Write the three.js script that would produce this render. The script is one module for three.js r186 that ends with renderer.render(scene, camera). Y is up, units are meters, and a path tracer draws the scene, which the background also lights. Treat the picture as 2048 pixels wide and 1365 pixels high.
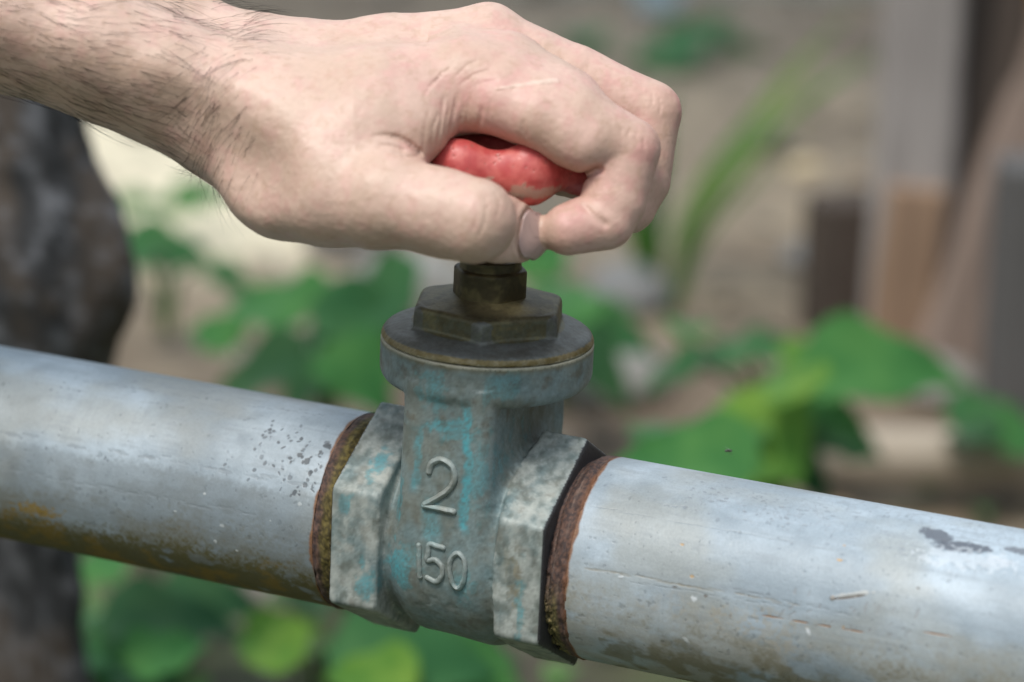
import * as THREE from 'three';
import { mergeGeometries } from 'three/addons/utils/BufferGeometryUtils.js';

// ---------------------------------------------------------------- camera, sky, sun, exposure
const H = 0.32;                                       // height of the pipe's axis above the ground
const scene = new THREE.Scene();
const camera = new THREE.PerspectiveCamera(13.59, 1.5, 0.05, 200);
{
  const X = new THREE.Vector3(0.91693413, 0.04576472, -0.39640558), Y = new THREE.Vector3(-0.15202405, 0.95854798, -0.24098642), Z = new THREE.Vector3(0.3689451, 0.28123186, 0.8858827);
  camera.quaternion.setFromRotationMatrix(new THREE.Matrix4().makeBasis(X, Y, Z));
  camera.position.set(0.3161864, 0.2964563 + H, 0.7404487);
}
camera.focus = 0.83;
camera.userData.fStop = 6.2;
scene.add(camera); camera.updateMatrixWorld();
const renderer = new THREE.WebGLRenderer({ antialias: true });
renderer.toneMapping = THREE.LinearToneMapping;
renderer.toneMappingExposure = 2.25;
renderer.shadowMap.enabled = true;
{ // a bright veiled sky, three times as bright overhead as at the horizon; the sun comes softly through the veil
  const w = 256, h = 128, d = new Float32Array(w * h * 4);
  for (let j = 0; j < h; j++) for (let i = 0; i < w; i++) {
    const el = ((j + 0.5) / h - 0.5) * Math.PI, s = Math.sin(el), k = (j * w + i) * 4;
    const t = Math.max(0, s), L = 0.7 * (1 + 2 * t) / 3;
    d[k] = L * (0.93 - 0.13 * t); d[k + 1] = L * (1.0 - 0.03 * t); d[k + 2] = L * (1.05 + 0.10 * t); d[k + 3] = 1;
  }
  const tex = new THREE.DataTexture(d, w, h, THREE.RGBAFormat, THREE.FloatType);
  tex.mapping = THREE.EquirectangularReflectionMapping; tex.magFilter = THREE.LinearFilter; tex.needsUpdate = true;
  scene.background = tex; scene.environment = tex;
}
const SUN = new THREE.Vector3(-0.1, 0.85, 0.5).normalize();
const sun = new THREE.DirectionalLight(0xfff8ee, 1.25);
sun.position.copy(SUN).multiplyScalar(12); sun.castShadow = true; sun.shadow.radius = 24; sun.shadow.mapSize.set(2048, 2048);
Object.assign(sun.shadow.camera, { left: -5, right: 5, top: 5, bottom: -5, near: 0.5, far: 30 });
scene.add(sun, sun.target);

// ---------------------------------------------------------------- helpers
let seed = 7;
const rnd = () => { seed = (seed + 0x6d2b79f5) | 0; let t = Math.imul(seed ^ (seed >>> 15), 1 | seed); t = (t + Math.imul(t ^ (t >>> 7), 61 | t)) ^ t; return ((t ^ (t >>> 14)) >>> 0) / 4294967296; };
const rr = (a, b) => a + (b - a) * rnd();
const clamp = (x, a = 0, b = 1) => Math.min(b, Math.max(a, x));
const lerp = (a, b, t) => a + (b - a) * t;
const step = (a, b, x) => { let t = (x - a) / (b - a); t = t < 0 ? 0 : t > 1 ? 1 : t; return t * t * (3 - 2 * t); };
const PT = new Uint8Array(512), PV = new Float64Array(256);
{ const p = Array.from({ length: 256 }, (_, i) => i); for (let i = 255; i > 0; i--) { const k = Math.floor(rnd() * (i + 1)); [p[i], p[k]] = [p[k], p[i]]; } for (let i = 0; i < 512; i++) PT[i] = p[i & 255]; for (let i = 0; i < 256; i++) PV[i] = rnd(); }
function noise(x, y, z) {
  const i = Math.floor(x), j = Math.floor(y), k = Math.floor(z); let u = x - i, v = y - j, w = z - k; u *= u * (3 - 2 * u); v *= v * (3 - 2 * v); w *= w * (3 - 2 * w);
  const X = i & 255, Y = j & 255, Z = k & 255, A = PT[X] + Y, B = PT[X + 1] + Y, AA = PT[A & 255] + Z, AB = PT[A + 1 & 255] + Z, BA = PT[B & 255] + Z, BB = PT[B + 1 & 255] + Z;
  const a0 = PV[PT[AA & 255]], a1 = PV[PT[AB & 255]], a2 = PV[PT[AA + 1 & 255]], a3 = PV[PT[AB + 1 & 255]];
  const a = a0 + (PV[PT[BA & 255]] - a0) * u, b = a1 + (PV[PT[BB & 255]] - a1) * u, c = a2 + (PV[PT[BA + 1 & 255]] - a2) * u, d = a3 + (PV[PT[BB + 1 & 255]] - a3) * u, e = a + (b - a) * v;
  return e + (c + (d - c) * v - e) * w;
}
const fbm = (x, y, z, n = 4) => { let s = 0, a = 0.5, t = 0; for (let k = 0; k < n; k++) { s += a * noise(x, y, z); t += a; a *= 0.5; x = x * 2.03 + 17.1; y = y * 2.03 + 5.7; z = z * 2.03 + 9.2; } return s / t; };
const mix3 = (a, b, t) => [lerp(a[0], b[0], t), lerp(a[1], b[1], t), lerp(a[2], b[2], t)];
const len = (a, b, c = 0) => Math.sqrt(a * a + b * b + c * c);
const smin = (a, b, k) => { const h = Math.max(k - Math.abs(a - b), 0) / k; return Math.min(a, b) - h * h * k * 0.25; };
const smax = (a, b, k) => -smin(-a, -b, k);
const numbers = {};
const numbered = (n) => { const k = numbers[n] = (numbers[n] ?? -1) + 1; return k ? n + '_' + String(k).padStart(3, '0') : n; };
function shadow(o) { o.traverse((m) => { if (m.isMesh) m.castShadow = m.receiveShadow = true; }); return o; }
function part(parent, name, geometry, material) { const m = new THREE.Mesh(geometry, material); m.name = name; m.castShadow = m.receiveShadow = true; parent.add(m); return m; }
function thing(name, label, category, group) { const g = new THREE.Group(); g.name = numbered(name); g.userData = { label, category }; if (group) g.userData.group = group; scene.add(g); return g; }
function setting(name, geometry, material, label) { const m = part(scene, numbered(name), geometry, material); m.userData = { kind: 'structure', label }; return m; }

// surface nets over a signed distance field on a rectilinear grid; vertices are drawn onto the surface, normals are the field's gradient
function netMesh(f, xs, ys, zs, { detail = f, eps = 0.25, color, uv } = {}) {
  const nx = xs.length, ny = ys.length, nz = zs.length, B = 6, v = new Float32Array(nx * ny * nz).fill(1e3), sx = 1, sy = nx, sz = nx * ny;
  for (let k = 0; k < nz; k += B) for (let j = 0; j < ny; j += B) for (let i = 0; i < nx; i += B) {
    const i1 = Math.min(i + B, nx) - 1, j1 = Math.min(j + B, ny) - 1, k1 = Math.min(k + B, nz) - 1;
    const c = f((xs[i] + xs[i1]) / 2, (ys[j] + ys[j1]) / 2, (zs[k] + zs[k1]) / 2);
    const cell = Math.max(xs[Math.min(i + 1, nx - 1)] - xs[i], ys[Math.min(j + 1, ny - 1)] - ys[j], zs[Math.min(k + 1, nz - 1)] - zs[k]);
    const reach = 0.5 * Math.hypot(xs[i1] - xs[i], ys[j1] - ys[j], zs[k1] - zs[k]) * 1.25 + cell * 2 + 0.6;
    if (Math.abs(c) > reach) { if (c < 0) for (let r = k; r <= k1; r++) for (let q = j; q <= j1; q++) v.fill(-1e3, i + q * sy + r * sz, i1 + 1 + q * sy + r * sz); continue; }
    for (let r = k; r <= k1; r++) for (let q = j; q <= j1; q++) for (let p = i; p <= i1; p++) v[p + q * sy + r * sz] = f(xs[p], ys[q], zs[r]);
  }
  const id = new Int32Array(nx * ny * nz).fill(-1), pos = [], idx = [];
  const co = [[0, 0, 0], [1, 0, 0], [0, 1, 0], [1, 1, 0], [0, 0, 1], [1, 0, 1], [0, 1, 1], [1, 1, 1]], ed = [[0, 1], [2, 3], [4, 5], [6, 7], [0, 2], [1, 3], [4, 6], [5, 7], [0, 4], [1, 5], [2, 6], [3, 7]], off = co.map(([a, b, c]) => a * sx + b * sy + c * sz);
  for (let k = 0; k < nz - 1; k++) for (let j = 0; j < ny - 1; j++) for (let i = 0; i < nx - 1; i++) {
    const n = i + j * sy + k * sz; let m = 0;
    for (let c = 0; c < 8; c++) if (v[n + off[c]] < 0) m |= 1 << c;
    if (m === 0 || m === 255) continue;
    let x = 0, y = 0, z = 0, t = 0;
    for (const [a, b] of ed) {
      if (!((m >> a ^ m >> b) & 1)) continue;
      const va = v[n + off[a]], vb = v[n + off[b]], s = va / (va - vb), A = co[a], C = co[b];
      x += lerp(A[0], C[0], s); y += lerp(A[1], C[1], s); z += lerp(A[2], C[2], s); t++;
    }
    x /= t; y /= t; z /= t; id[n] = pos.length / 3;
    pos.push(lerp(xs[i], xs[i + 1], x), lerp(ys[j], ys[j + 1], y), lerp(zs[k], zs[k + 1], z));
  }
  const quad = (a, b, c, d, flip) => flip ? idx.push(a, c, b, a, d, c) : idx.push(a, b, c, a, c, d);
  for (let k = 1; k < nz - 1; k++) for (let j = 1; j < ny - 1; j++) for (let i = 1; i < nx - 1; i++) {
    const n = i + j * sy + k * sz, s = v[n] < 0;
    if (s !== v[n + sx] < 0) quad(id[n - sy - sz], id[n - sz], id[n], id[n - sy], !s);
    if (s !== v[n + sy] < 0) quad(id[n - sx - sz], id[n - sx], id[n], id[n - sz], !s);
    if (s !== v[n + sz] < 0) quad(id[n - sx - sy], id[n - sy], id[n], id[n - sx], !s);
  }
  const N = pos.length / 3, P = new Float32Array(pos), nor = new Float32Array(N * 3), col = color && new Float32Array(N * 3), g = [0, 0, 0];
  const grad = (x, y, z) => { g[0] = detail(x + eps, y, z) - detail(x - eps, y, z); g[1] = detail(x, y + eps, z) - detail(x, y - eps, z); g[2] = detail(x, y, z + eps) - detail(x, y, z - eps); const l = len(g[0], g[1], g[2]) || 1; g[0] /= l; g[1] /= l; g[2] /= l; return l / (2 * eps); };
  for (let n = 0; n < N; n++) {
    let [x, y, z] = [P[3 * n], P[3 * n + 1], P[3 * n + 2]];
    for (let r = 0; r < 2; r++) { const l = grad(x, y, z), d = clamp(detail(x, y, z) / Math.max(l, 0.5), -0.6, 0.6); x -= g[0] * d; y -= g[1] * d; z -= g[2] * d; }
    grad(x, y, z); P.set([x, y, z], 3 * n); nor.set(g, 3 * n);
    if (col) col.set(color(x, y, z, g), 3 * n);
  }
  const G = new THREE.BufferGeometry();
  G.setAttribute('position', new THREE.BufferAttribute(P, 3)); G.setAttribute('normal', new THREE.BufferAttribute(nor, 3));
  if (col) G.setAttribute('color', new THREE.BufferAttribute(col, 3));
  G.setIndex(idx);
  return G;
}
const axis = (a, b, h) => { const n = Math.round((b - a) / h); return Float64Array.from({ length: n + 1 }, (_, i) => a + (b - a) * i / n); };
const MM = (g) => g.scale(0.001, 0.001, 0.001);
function capsule(x, y, z, a, b) { // tapered: a, b = [x, y, z, r]
  const bx = b[0] - a[0], by = b[1] - a[1], bz = b[2] - a[2]; let px = x - a[0], py = y - a[1], pz = z - a[2], t = (px * bx + py * by + pz * bz) / (bx * bx + by * by + bz * bz);
  t = t < 0 ? 0 : t > 1 ? 1 : t;
  px = px - bx * t; py = py - by * t; pz = pz - bz * t;
  return Math.sqrt(px * px + py * py + pz * pz) - a[3] - (b[3] - a[3]) * t;
}

// ---------------------------------------------------------------- the gate valve (millimetres, pipe along x, stem along y)
const sand = (x, y, z, a) => a * (fbm(x * 0.9, y * 0.9, z * 0.9, 3) - 0.5) + 1.6 * a * (fbm(x * 0.13 + 3, y * 0.13, z * 0.13, 2) - 0.5);
const hexEnd = (x, y, z, c, h) => { const a = Math.abs(y), b = Math.abs(z), d = smax(b, 0.866 * a + 0.5 * b, 1.4) - 31; return smax(d, Math.abs(x - c) - h, 1.7); };
function bodyField(x, y, z) {
  const r = len(y, z);
  let d = smax(r - 27, Math.abs(x) - 27, 1);
  const yz = y < 0 ? r - 30.4 : Math.abs(z) - 30.4 + 0.6 * step(20, 50, y), qx = Math.abs(x - 0.4) - 14.4 + 4.8, qy = yz + 4.8;
  let slot = Math.min(Math.max(qx, qy), 0) + len(Math.max(qx, 0), Math.max(qy, 0)) - 4.8;
  slot = Math.max(slot, y - 54);
  d = smin(d, slot, lerp(6, 11, step(-6, 14, x)));
  d = smin(d, hexEnd(x, y, z, 26.1, 7.4), 4);
  d = smin(d, hexEnd(x, y, z, -26.5, 7.9), 2);
  const R = len(x, z), fq = R - 31.3 + 4.6, fy = Math.abs(y - 54.7) - 6.6 + (y < 54.7 ? 4.6 : 0), low = Math.min(Math.max(fq, fy), 0) + len(Math.max(fq, 0), Math.max(fy, 0)) - 4.6;
  const flange = y < 54.7 ? low : smax(R - 31.3, y - 61.3, 0.6);
  return smin(d, flange, 1.0);
}
const bodyDetail = (x, y, z) => bodyField(x, y, z) - sand(x, y, z, 0.11) + 0.12 * step(0.62, 0.75, fbm(x * 0.22 + 9, y * 0.22, z * 0.22, 2));
const bronze = [0.145, 0.16, 0.14], patina = [0.128, 0.192, 0.203], dust = [0.40, 0.41, 0.375], verdigris = [0.095, 0.29, 0.325], brown = [0.10, 0.068, 0.035], ochre = [0.17, 0.125, 0.045];
function bodyColor(x, y, z, n) {
  const a = fbm(x * 0.12, y * 0.12, z * 0.12, 4), b = fbm(x * 0.55 + 8, y * 0.35, z * 0.55, 4), c = fbm(x * 1.7, y * 1.7, z * 1.7, 2);
  let k = mix3(bronze, patina, step(0.3, 0.7, a * 0.6 + b * 0.4));
  const onHex = Math.abs(x) > 18 && y < 40;
  k = mix3(k, dust, (onHex ? 0.85 : 0.22) * step(0.28, 0.68, b * 0.55 + fbm(x * 0.2 - 4, y * 0.2, z * 0.2, 3) * 0.45));
  const run = (cx, y0, y1, w) => step(w, w * 0.3, Math.abs(x - cx + 3 * (fbm(y * 0.12, cx, 2, 2) - 0.5) + 3.2 * (b - 0.5))) * step(y0, y0 + 4, y) * step(y1, y1 - 4, y);
  const spot = (px, py, rx, ry) => step(1.15, 0.55, len((x - px) / rx, (y - py) / ry) + 2.6 * (b - 0.5));
  if (z > 0) {
    let v = Math.max(run(8.2, 10, 52, 1.9), 0.7 * run(-8, 20, 42, 1.6), spot(-12.5, -2, 4, 7), 0.5 * spot(-8, 0, 4, 5), 0.8 * spot(-14, 20, 2.2, 10), 0.85 * spot(2, 42, 8, 3.4), 0.8 * spot(-22, -9, 3, 5), 0.75 * spot(-24, 24, 3, 3), 0.7 * spot(-29, 14, 2, 3), 0.5 * spot(9.5, -4, 3, 6), 0.7 * spot(27, -8, 1.4, 9), 0.6 * spot(-3, 52, 5, 7), 0.5 * run(-2, 5, 22, 4), 0.5 * spot(12, 30, 3, 12), 0.45 * spot(16, 56, 5, 5));
    k = mix3(k, verdigris, v * (0.5 + 0.7 * step(0.3, 0.7, c * 0.5 + b * 0.5)));
    k = mix3(k, ochre, 0.55 * (spot(25, 0, 3, 14) + 0.5 * spot(22, 6, 3, 6)) * step(0.4, 0.6, b));
  }
  k = mix3(k, brown, 0.5 * step(0.56, 0.72, fbm(x * 0.3 + 31, y * 0.3, z * 0.3, 4)) * (y > 40 ? 0.9 : 0.5));
  if (y > 59) k = mix3(mix3(k, ochre, 0.5 * step(59, 60.5, y)), [0.42, 0.39, 0.30], 0.85 * step(60.6, 60.9, y));
  if (x > 32.9 || x < -33.9) k = [0.045, 0.043, 0.045];
  const s = 0.76 + 0.48 * c;
  return [k[0] * s, k[1] * s, k[2] * s];
}
const castMetal = new THREE.MeshPhysicalMaterial({ vertexColors: true, roughness: 0.55, metalness: 0.1 });
const darkMetal = new THREE.MeshPhysicalMaterial({ vertexColors: true, roughness: 0.5, metalness: 0.3 });
const valve = thing('gate_valve', 'weathered bronze gate valve with verdigris and a red handwheel between two pipes', 'valve');
valve.position.set(0, H, 0);
const body = part(valve, 'valve_body', MM(netMesh(bodyField, axis(-36, 35, 0.62), axis(-38, 63, 0.62), axis(-35, 35, 0.62), { detail: bodyDetail, color: bodyColor })), castMetal);
// cast numerals standing proud of the front: strokes follow the surface
function numeral(points, radius, closed = false) {
  const c = new THREE.CatmullRomCurve3(points.map(([x, y]) => {
    let z = 33; for (let i = 0; i < 40; i++) z -= bodyField(x, y, z) * 0.7; return new THREE.Vector3(x, y, z + radius * 0.05);
  }), closed, 'catmullrom', 0.5);
  const g = new THREE.TubeGeometry(c, points.length * 10, radius, 8, closed), p = g.attributes.position, ends = [];
  const col = new Float32Array(p.count * 3);
  for (let i = 0; i < p.count; i++) {
    const [x, y, z] = [p.getX(i), p.getY(i), p.getZ(i)];
    p.setXYZ(i, x + 0.3 * (noise(x, y, z) - 0.5), y + 0.3 * (noise(x + 9, y, z) - 0.5), z + 0.25 * (noise(x, y + 5, z) - 0.5));
    const k = mix3(bodyColor(x, y, z), dust, 0.3); col.set(k, 3 * i);
  }
  g.setAttribute('color', new THREE.BufferAttribute(col, 3)); g.deleteAttribute('uv');
  if (!closed) for (const v of [c.getPoint(0), c.getPoint(1)]) {
    const s = new THREE.SphereGeometry(radius, 8, 6).translate(v.x, v.y, v.z), n = s.attributes.position.count, k = new Float32Array(n * 3);
    for (let i = 0; i < n; i++) k.set(mix3(bodyColor(v.x, v.y, v.z), dust, 0.3), 3 * i);
    s.deleteAttribute('uv'); s.setAttribute('color', new THREE.BufferAttribute(k, 3)); ends.push(s);
  }
  g.computeVertexNormals();
  return MM(mergeGeometries([g, ...ends]));
}
part(body, 'numeral_two', mergeGeometries([numeral([[-3.4, 28.0], [-2.6, 30.8], [0.4, 32.3], [3.6, 31], [4.8, 27.8], [3.4, 24.2], [-0.4, 20.6], [-4.2, 18.0]], 1.0), numeral([[-4.4, 17.6], [0, 17.5], [4.9, 17.4]], 1.0)]), castMetal);
part(body, 'numeral_one', numeral([[-5.6, 5.2], [-5.2, 0.5], [-4.9, -4.4]], 0.85), castMetal);
part(body, 'numeral_five', mergeGeometries([numeral([[2.4, 6.0], [0.2, 6.1], [-2.2, 6.0], [-2.5, 3.2], [-2.6, 1.2], [0, 1.9], [2.2, 0.2], [2.2, -2.8], [0.2, -4.9], [-2.6, -4.2]], 0.85)]), castMetal);
part(body, 'numeral_zero', numeral([[7.2, 5.4], [9.4, 3.4], [9.6, -1.6], [8, -5.2], [6.2, -4.8], [4.9, -1.4], [5.0, 3]], 0.85, true), castMetal);

// bonnet: the lid above the seam with its hexagon
const NA = 18.6 * Math.PI / 180;
function hexRadius(x, z, turn) { const a = Math.atan2(x, z) - turn + Math.PI / 6, s = Math.PI / 3, b = a - Math.floor(a / s) * s - s / 2; return len(x, z) * Math.cos(b); }
function bonnetField(x, y, z) {
  const R = len(x, z), top = 64.3 + 1.8 * step(31, 21, R);
  let d = smax(smax(R - 31.3, y - top, 3.4), 61.5 - y, 0.5);
  const hx = smax(smax(hexRadius(x, z, NA + Math.PI / 6) - 20.8, y - 72.6 - 0.2 * Math.max(0, 20.5 - R), 1.6), R * 0.8 + (y - 72.6) * 0.6 - 18.4, 1.6);
  return smin(d, Math.max(hx, 60 - y), 1.2);
}
function bonnetColor(x, y, z) {
  const R = len(x, z), a = fbm(x * 0.2, y * 0.2, z * 0.2, 4), b = fbm(x * 0.8, y * 0.8, z * 0.8, 3), c = fbm(x * 1.8, y * 1.8, z * 1.8, 2);
  let k = mix3([0.095, 0.083, 0.045], [0.165, 0.145, 0.075], step(0.35, 0.65, a));
  if (R > 22.5 && y > 63.4) k = mix3([0.105, 0.103, 0.088], [0.15, 0.158, 0.15], step(0.3, 0.7, a * 0.6 + b * 0.4));
  else if (R > 30) k = mix3(ochre, [0.23, 0.185, 0.10], step(0.35, 0.65, b));
  if (y < 62.1) k = mix3(k, [0.40, 0.36, 0.26], 0.9 * step(0.3, 0.6, fbm(x * 0.3, 1, z * 0.3, 2)));
  if (y > 66 && y < 71.5) k = mix3(k, [0.11, 0.115, 0.08], 0.6 * step(0.45, 0.6, b));
  const s = 0.7 + 0.6 * c;
  return k.map((v) => v * s);
}
part(valve, 'bonnet', MM(netMesh(bonnetField, axis(-33, 33, 0.6), axis(59, 78, 0.5), axis(-33, 33, 0.6), { detail: (x, y, z) => bonnetField(x, y, z) - sand(x, y, z, 0.12), color: bonnetColor })), darkMetal);
const nutField = (x, y, z) => { const R = len(x, z); const d = smax(smax(hexRadius(x, z, 0.15) - 10.2, R - 10.9, 0.8), Math.abs(y - 77.4) - 5.2, 1.1); return smin(smin(d, Math.max(R - 9, Math.abs(y - 80) - 5.5), 0.4), Math.max(R - 5, Math.abs(y - 92) - 12), 0.8); };
part(valve, 'packing_nut', MM(netMesh(nutField, axis(-12.5, 12.5, 0.5), axis(71, 106, 0.5), axis(-12.5, 12.5, 0.5), { detail: (x, y, z) => nutField(x, y, z) - sand(x, y, z, 0.1), color: (x, y, z) => { const s = 0.6 + 0.8 * fbm(x, y, z, 3); return mix3([0.06, 0.048, 0.022], [0.11, 0.092, 0.04], step(0.4, 0.6, fbm(x * 0.3, y * 0.3, z * 0.3, 3))).map((v) => v * s); } })), darkMetal);
const WY = 116.7, LOBES = 8, LTURN = 22.6 * Math.PI / 180 + Math.PI / LOBES;
function wheelField(x, y, z) {
  const R = len(x, z), w = Math.pow(0.5 + 0.5 * Math.cos(LOBES * (Math.atan2(x, z) - LTURN)), 1.0);
  const rc = 25.3 + 1.6 * w, a = 4.6 + 2.0 * w, b = 6.3 + 2.7 * w, u = (R - rc) / a, v = (y - WY) / b, k = len(u, v);
  let d = (k - 1) * k / Math.max(len(u / a, v / b), 1e-3) ;
  if (k < 0.3) d = -0.7 * Math.min(a, b);
  d *= 0.85;
  const hub = smax(R - 9, Math.abs(y - WY + 2) - 8, 1.5);
  const ax = Math.abs(x), az = Math.abs(z), spoke = Math.min(len(x, (y - WY) * 0.8) + (az > 26 ? az - 26 : 0), len(z, (y - WY) * 0.8) + (ax > 26 ? ax - 26 : 0)) - 3.6;
  d = smin(d, smin(hub, spoke, 4), 3);
  return Math.max(d, 3.4 - len(x, z) - (Math.abs(y - WY) > 30 ? 9 : 0) - 99);
}
function wheelColor(x, y, z, n) {
  const a = fbm(x * 0.35, y * 0.35, z * 0.35, 4), b = fbm(x * 1.1 + 3, y * 1.1, z * 1.1, 3);
  let k = mix3([0.47, 0.065, 0.06], [0.56, 0.12, 0.10], step(0.35, 0.65, a));
  k = mix3(k, [0.40, 0.055, 0.05], 0.35 * step(0.5, 0.7, b));
  const ang = Math.atan2(x, z), chip = (t, cy, rt, ry) => step(1.1, 0.7, len((ang - t) / rt, (y - cy) / ry) + 1.3 * (b - 0.5));
  k = mix3(k, [0.16, 0.125, 0.10], Math.max(chip(-0.03, 117.2, 0.10, 1.8), 0.8 * chip(0.62, 111.2, 0.1, 1.2)));
  k = mix3(k, [0.42, 0.30, 0.22], 0.75 * Math.max(chip(0.85, 112.3, 0.24, 1.6), chip(0.65, 113, 0.12, 2.2), chip(0.35, 116, 0.04, 0.6)));
  const pit = 0.6 * step(0.74, 0.8, fbm(x * 0.9 + 20, y * 0.9, z * 0.9, 2));
  return mix3(k, [0.25, 0.11, 0.08], 0.8 * pit);
}
part(valve, 'handwheel', MM(netMesh(wheelField, axis(-35.5, 35.5, 0.6), axis(104.5, 128.5, 0.6), axis(-35.5, 35.5, 0.6), { detail: (x, y, z) => wheelField(x, y, z) - 0.5 * (fbm(x * 0.25, y * 0.25, z * 0.25, 2) - 0.5) + 0.12 * step(0.74, 0.8, fbm(x * 0.9 + 20, y * 0.9, z * 0.9, 2)), color: wheelColor })), new THREE.MeshPhysicalMaterial({ vertexColors: true, roughness: 0.5, clearcoat: 0.14, clearcoatRoughness: 0.3 }));

// ---------------------------------------------------------------- two galvanized pipes screwed into the valve
const texture = (w, h, pixel, srgb) => { // pixel(i, j) -> [r, g, b] in 0..1 (linear for colour maps)
  const d = new Uint8Array(w * h * 4), enc = (v) => { v = clamp(v); return srgb ? (v <= 0.0031308 ? 12.92 * v : 1.055 * Math.pow(v, 1 / 2.4) - 0.055) : v; };
  for (let j = 0; j < h; j++) for (let i = 0; i < w; i++) { const c = pixel(i, j), k = (j * w + i) * 4; d[k] = enc(c[0]) * 255; d[k + 1] = enc(c[1]) * 255; d[k + 2] = enc(c[2]) * 255; d[k + 3] = 255; }
  const t = new THREE.DataTexture(d, w, h); t.magFilter = THREE.LinearFilter; t.wrapS = t.wrapT = THREE.MirroredRepeatWrapping; if (srgb) t.colorSpace = THREE.SRGBColorSpace; t.needsUpdate = true; return t;
};
const TW = 1152, TH = 832, SPAN = 200; // texels along SPAN millimetres and round the pipe; angle 0 faces +z, 90 degrees is up
// marks: [x, degrees, half length, half width (mm), tilt, depth, colour, strength]
const zinc = [0.262, 0.308, 0.345], pale = [0.405, 0.468, 0.522], grey = [0.19, 0.212, 0.23], slate = [0.075, 0.085, 0.095], tan_ = [0.34, 0.30, 0.22], olive = [0.12, 0.10, 0.03], rust = [0.16, 0.055, 0.022];
function pipeMaps(right) {
  const height = new Float32Array(TW * TH), color = new Float32Array(TW * TH * 3), rough = new Float32Array(TW * TH), sg = right ? 1 : -1;
  const R = 30.15, circ = 2 * Math.PI * R;
  for (let j = 0; j < TH; j++) for (let i = 0; i < TW; i++) {
    const x = (i + 0.5) / TW * SPAN, a = (j + 0.5) / TH * 360 - 180, s = Math.sin(a * Math.PI / 180), c = Math.cos(a * Math.PI / 180), y = R * s, z = R * c, k = j * TW + i, o = right ? 0 : 400;
    const cloud = fbm(x * 0.035 + o, y * 0.06, z * 0.06, 4), mott = fbm(x * 0.16 + o, y * 0.2, z * 0.2, 4), fine = fbm(x * 0.9 + o, y * 0.9, z * 0.9, 3), grain = noise(x * 3.1 + o, y * 3.1, z * 3.1), streak = fbm(x * 0.02 + o, y * 0.9, z * 0.9, 3), ring = fbm(x * 0.8 + o, y * 0.05, z * 0.05, 3);
    let col = mix3(mix3(zinc, pale, step(0.34, 0.66, cloud * 0.65 + mott * 0.35)), [0.29, 0.285, 0.245], 0.5 * step(0.44, 0.66, fbm(x * 0.03 + 60 + o, y * 0.05, z * 0.05, 4))), h = 0.35 * (fine - 0.5) + 0.25 * (grain - 0.5) + 0.3 * (streak - 0.5), ro = 0.5 + 0.2 * (mott - 0.5);
    col = mix3(col, grey, 0.4 * step(0.5, 0.75, mott * 0.6 + streak * 0.4));
    col = mix3(col, grey, 0.10 * step(0.5, 0.75, ring) * step(0.4, 0.6, cloud));
    // stains on the underside: an uneven tide line, thicker on the mossy pipe
    const edge = a + 26 * (fbm(x * 0.05 + o, 3, 7, 4) - 0.5) + 26 * (fine - 0.5);
    if (right) {
      const t = step(16, -22, edge) * step(0.34, 0.56, fbm(x * 0.07 + 5, y * 0.12, z * 0.12, 4));
      col = mix3(col, tan_, 0.55 * t); ro += 0.25 * t;
      const t2 = step(2, -34, edge) * step(0.45, 0.6, fbm(x * 0.15 + 15, y * 0.2, z * 0.2, 4));
      col = mix3(col, [0.17, 0.14, 0.07], 0.7 * t2);
      const oc = step(1.2, 0.4, Math.hypot((x - 93) / 26, (a - 0) / 13) + 2 * (mott - 0.5));
      col = mix3(col, [0.36, 0.29, 0.19], 0.4 * oc * step(0.4, 0.6, fine));
    } else {
      const g0 = step(27, 20, a + 5 * (fbm(x * 0.04, 8, 2, 3) - 0.5) + 7 * (fine - 0.5)) * (0.55 + 0.45 * step(0.35, 0.6, mott)); col = mix3(col, [0.15, 0.165, 0.165], 0.62 * g0);   // dull grime below the long scratch
      const t = step(8, -22, edge) * step(0.36, 0.6, fbm(x * 0.07 + 5, y * 0.12, z * 0.12, 4));
      col = mix3(col, [0.16, 0.145, 0.10], 0.65 * t);
      const m = step(-13, -31, edge + 8 * (grain - 0.5));
      col = mix3(col, mix3(olive, [0.20, 0.13, 0.018], step(0.5, 0.68, mott)), 0.93 * m * step(0.24, 0.36, mott)); ro += 0.4 * m; h += 0.5 * m * (fine - 0.2);
      const or = step(1.1, 0.4, Math.hypot((x - 136) / 9, (a + 17) / 5) + 2.2 * (fine - 0.5));
      col = mix3(col, [0.28, 0.17, 0.02], 0.8 * or);
    }
    // blistered zinc along the top of the right pipe
    if (right) {
      const zone = step(46, 62, a + 40 * (cloud - 0.5)) * step(122, 100, a) * step(55, 75, x);
      const cell = fbm(x * 0.42, y * 0.42, z * 0.42, 3), line = step(0.035, 0.008, Math.abs(cell - 0.5));
      h -= 0.7 * zone * line; h += 0.4 * zone * (step(0.46, 0.56, cell) - 0.5);
      col = mix3(col, [0.27, 0.29, 0.315], 0.4 * zone * line);
    }
    const pit = step(0.74, 0.8, fbm(x * 0.7 + 50 + o, y * 0.7, z * 0.7, 2));
    col = mix3(col, slate, 0.25 * pit); h -= 0.5 * pit;
    // rust creeping from the thread
    const fr = x - 40.6 - 2.6 * (fbm(a * 0.09, 3 + o, 5, 4) - 0.45);
    const ru = step(0.5, -0.3, fr) ; col = mix3(col, mix3(rust, [0.26, 0.12, 0.04], grain), 0.9 * ru); ro += 0.3 * ru; h += 0.5 * ru * (grain - 0.3);
    const tint = 0.88 + 0.24 * grain * 0.6 + 0.1 * (fine - 0.5);
    height[k] = h; rough[k] = ro; color.set([col[0] * tint, col[1] * tint, col[2] * tint], 3 * k);
  }
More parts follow.
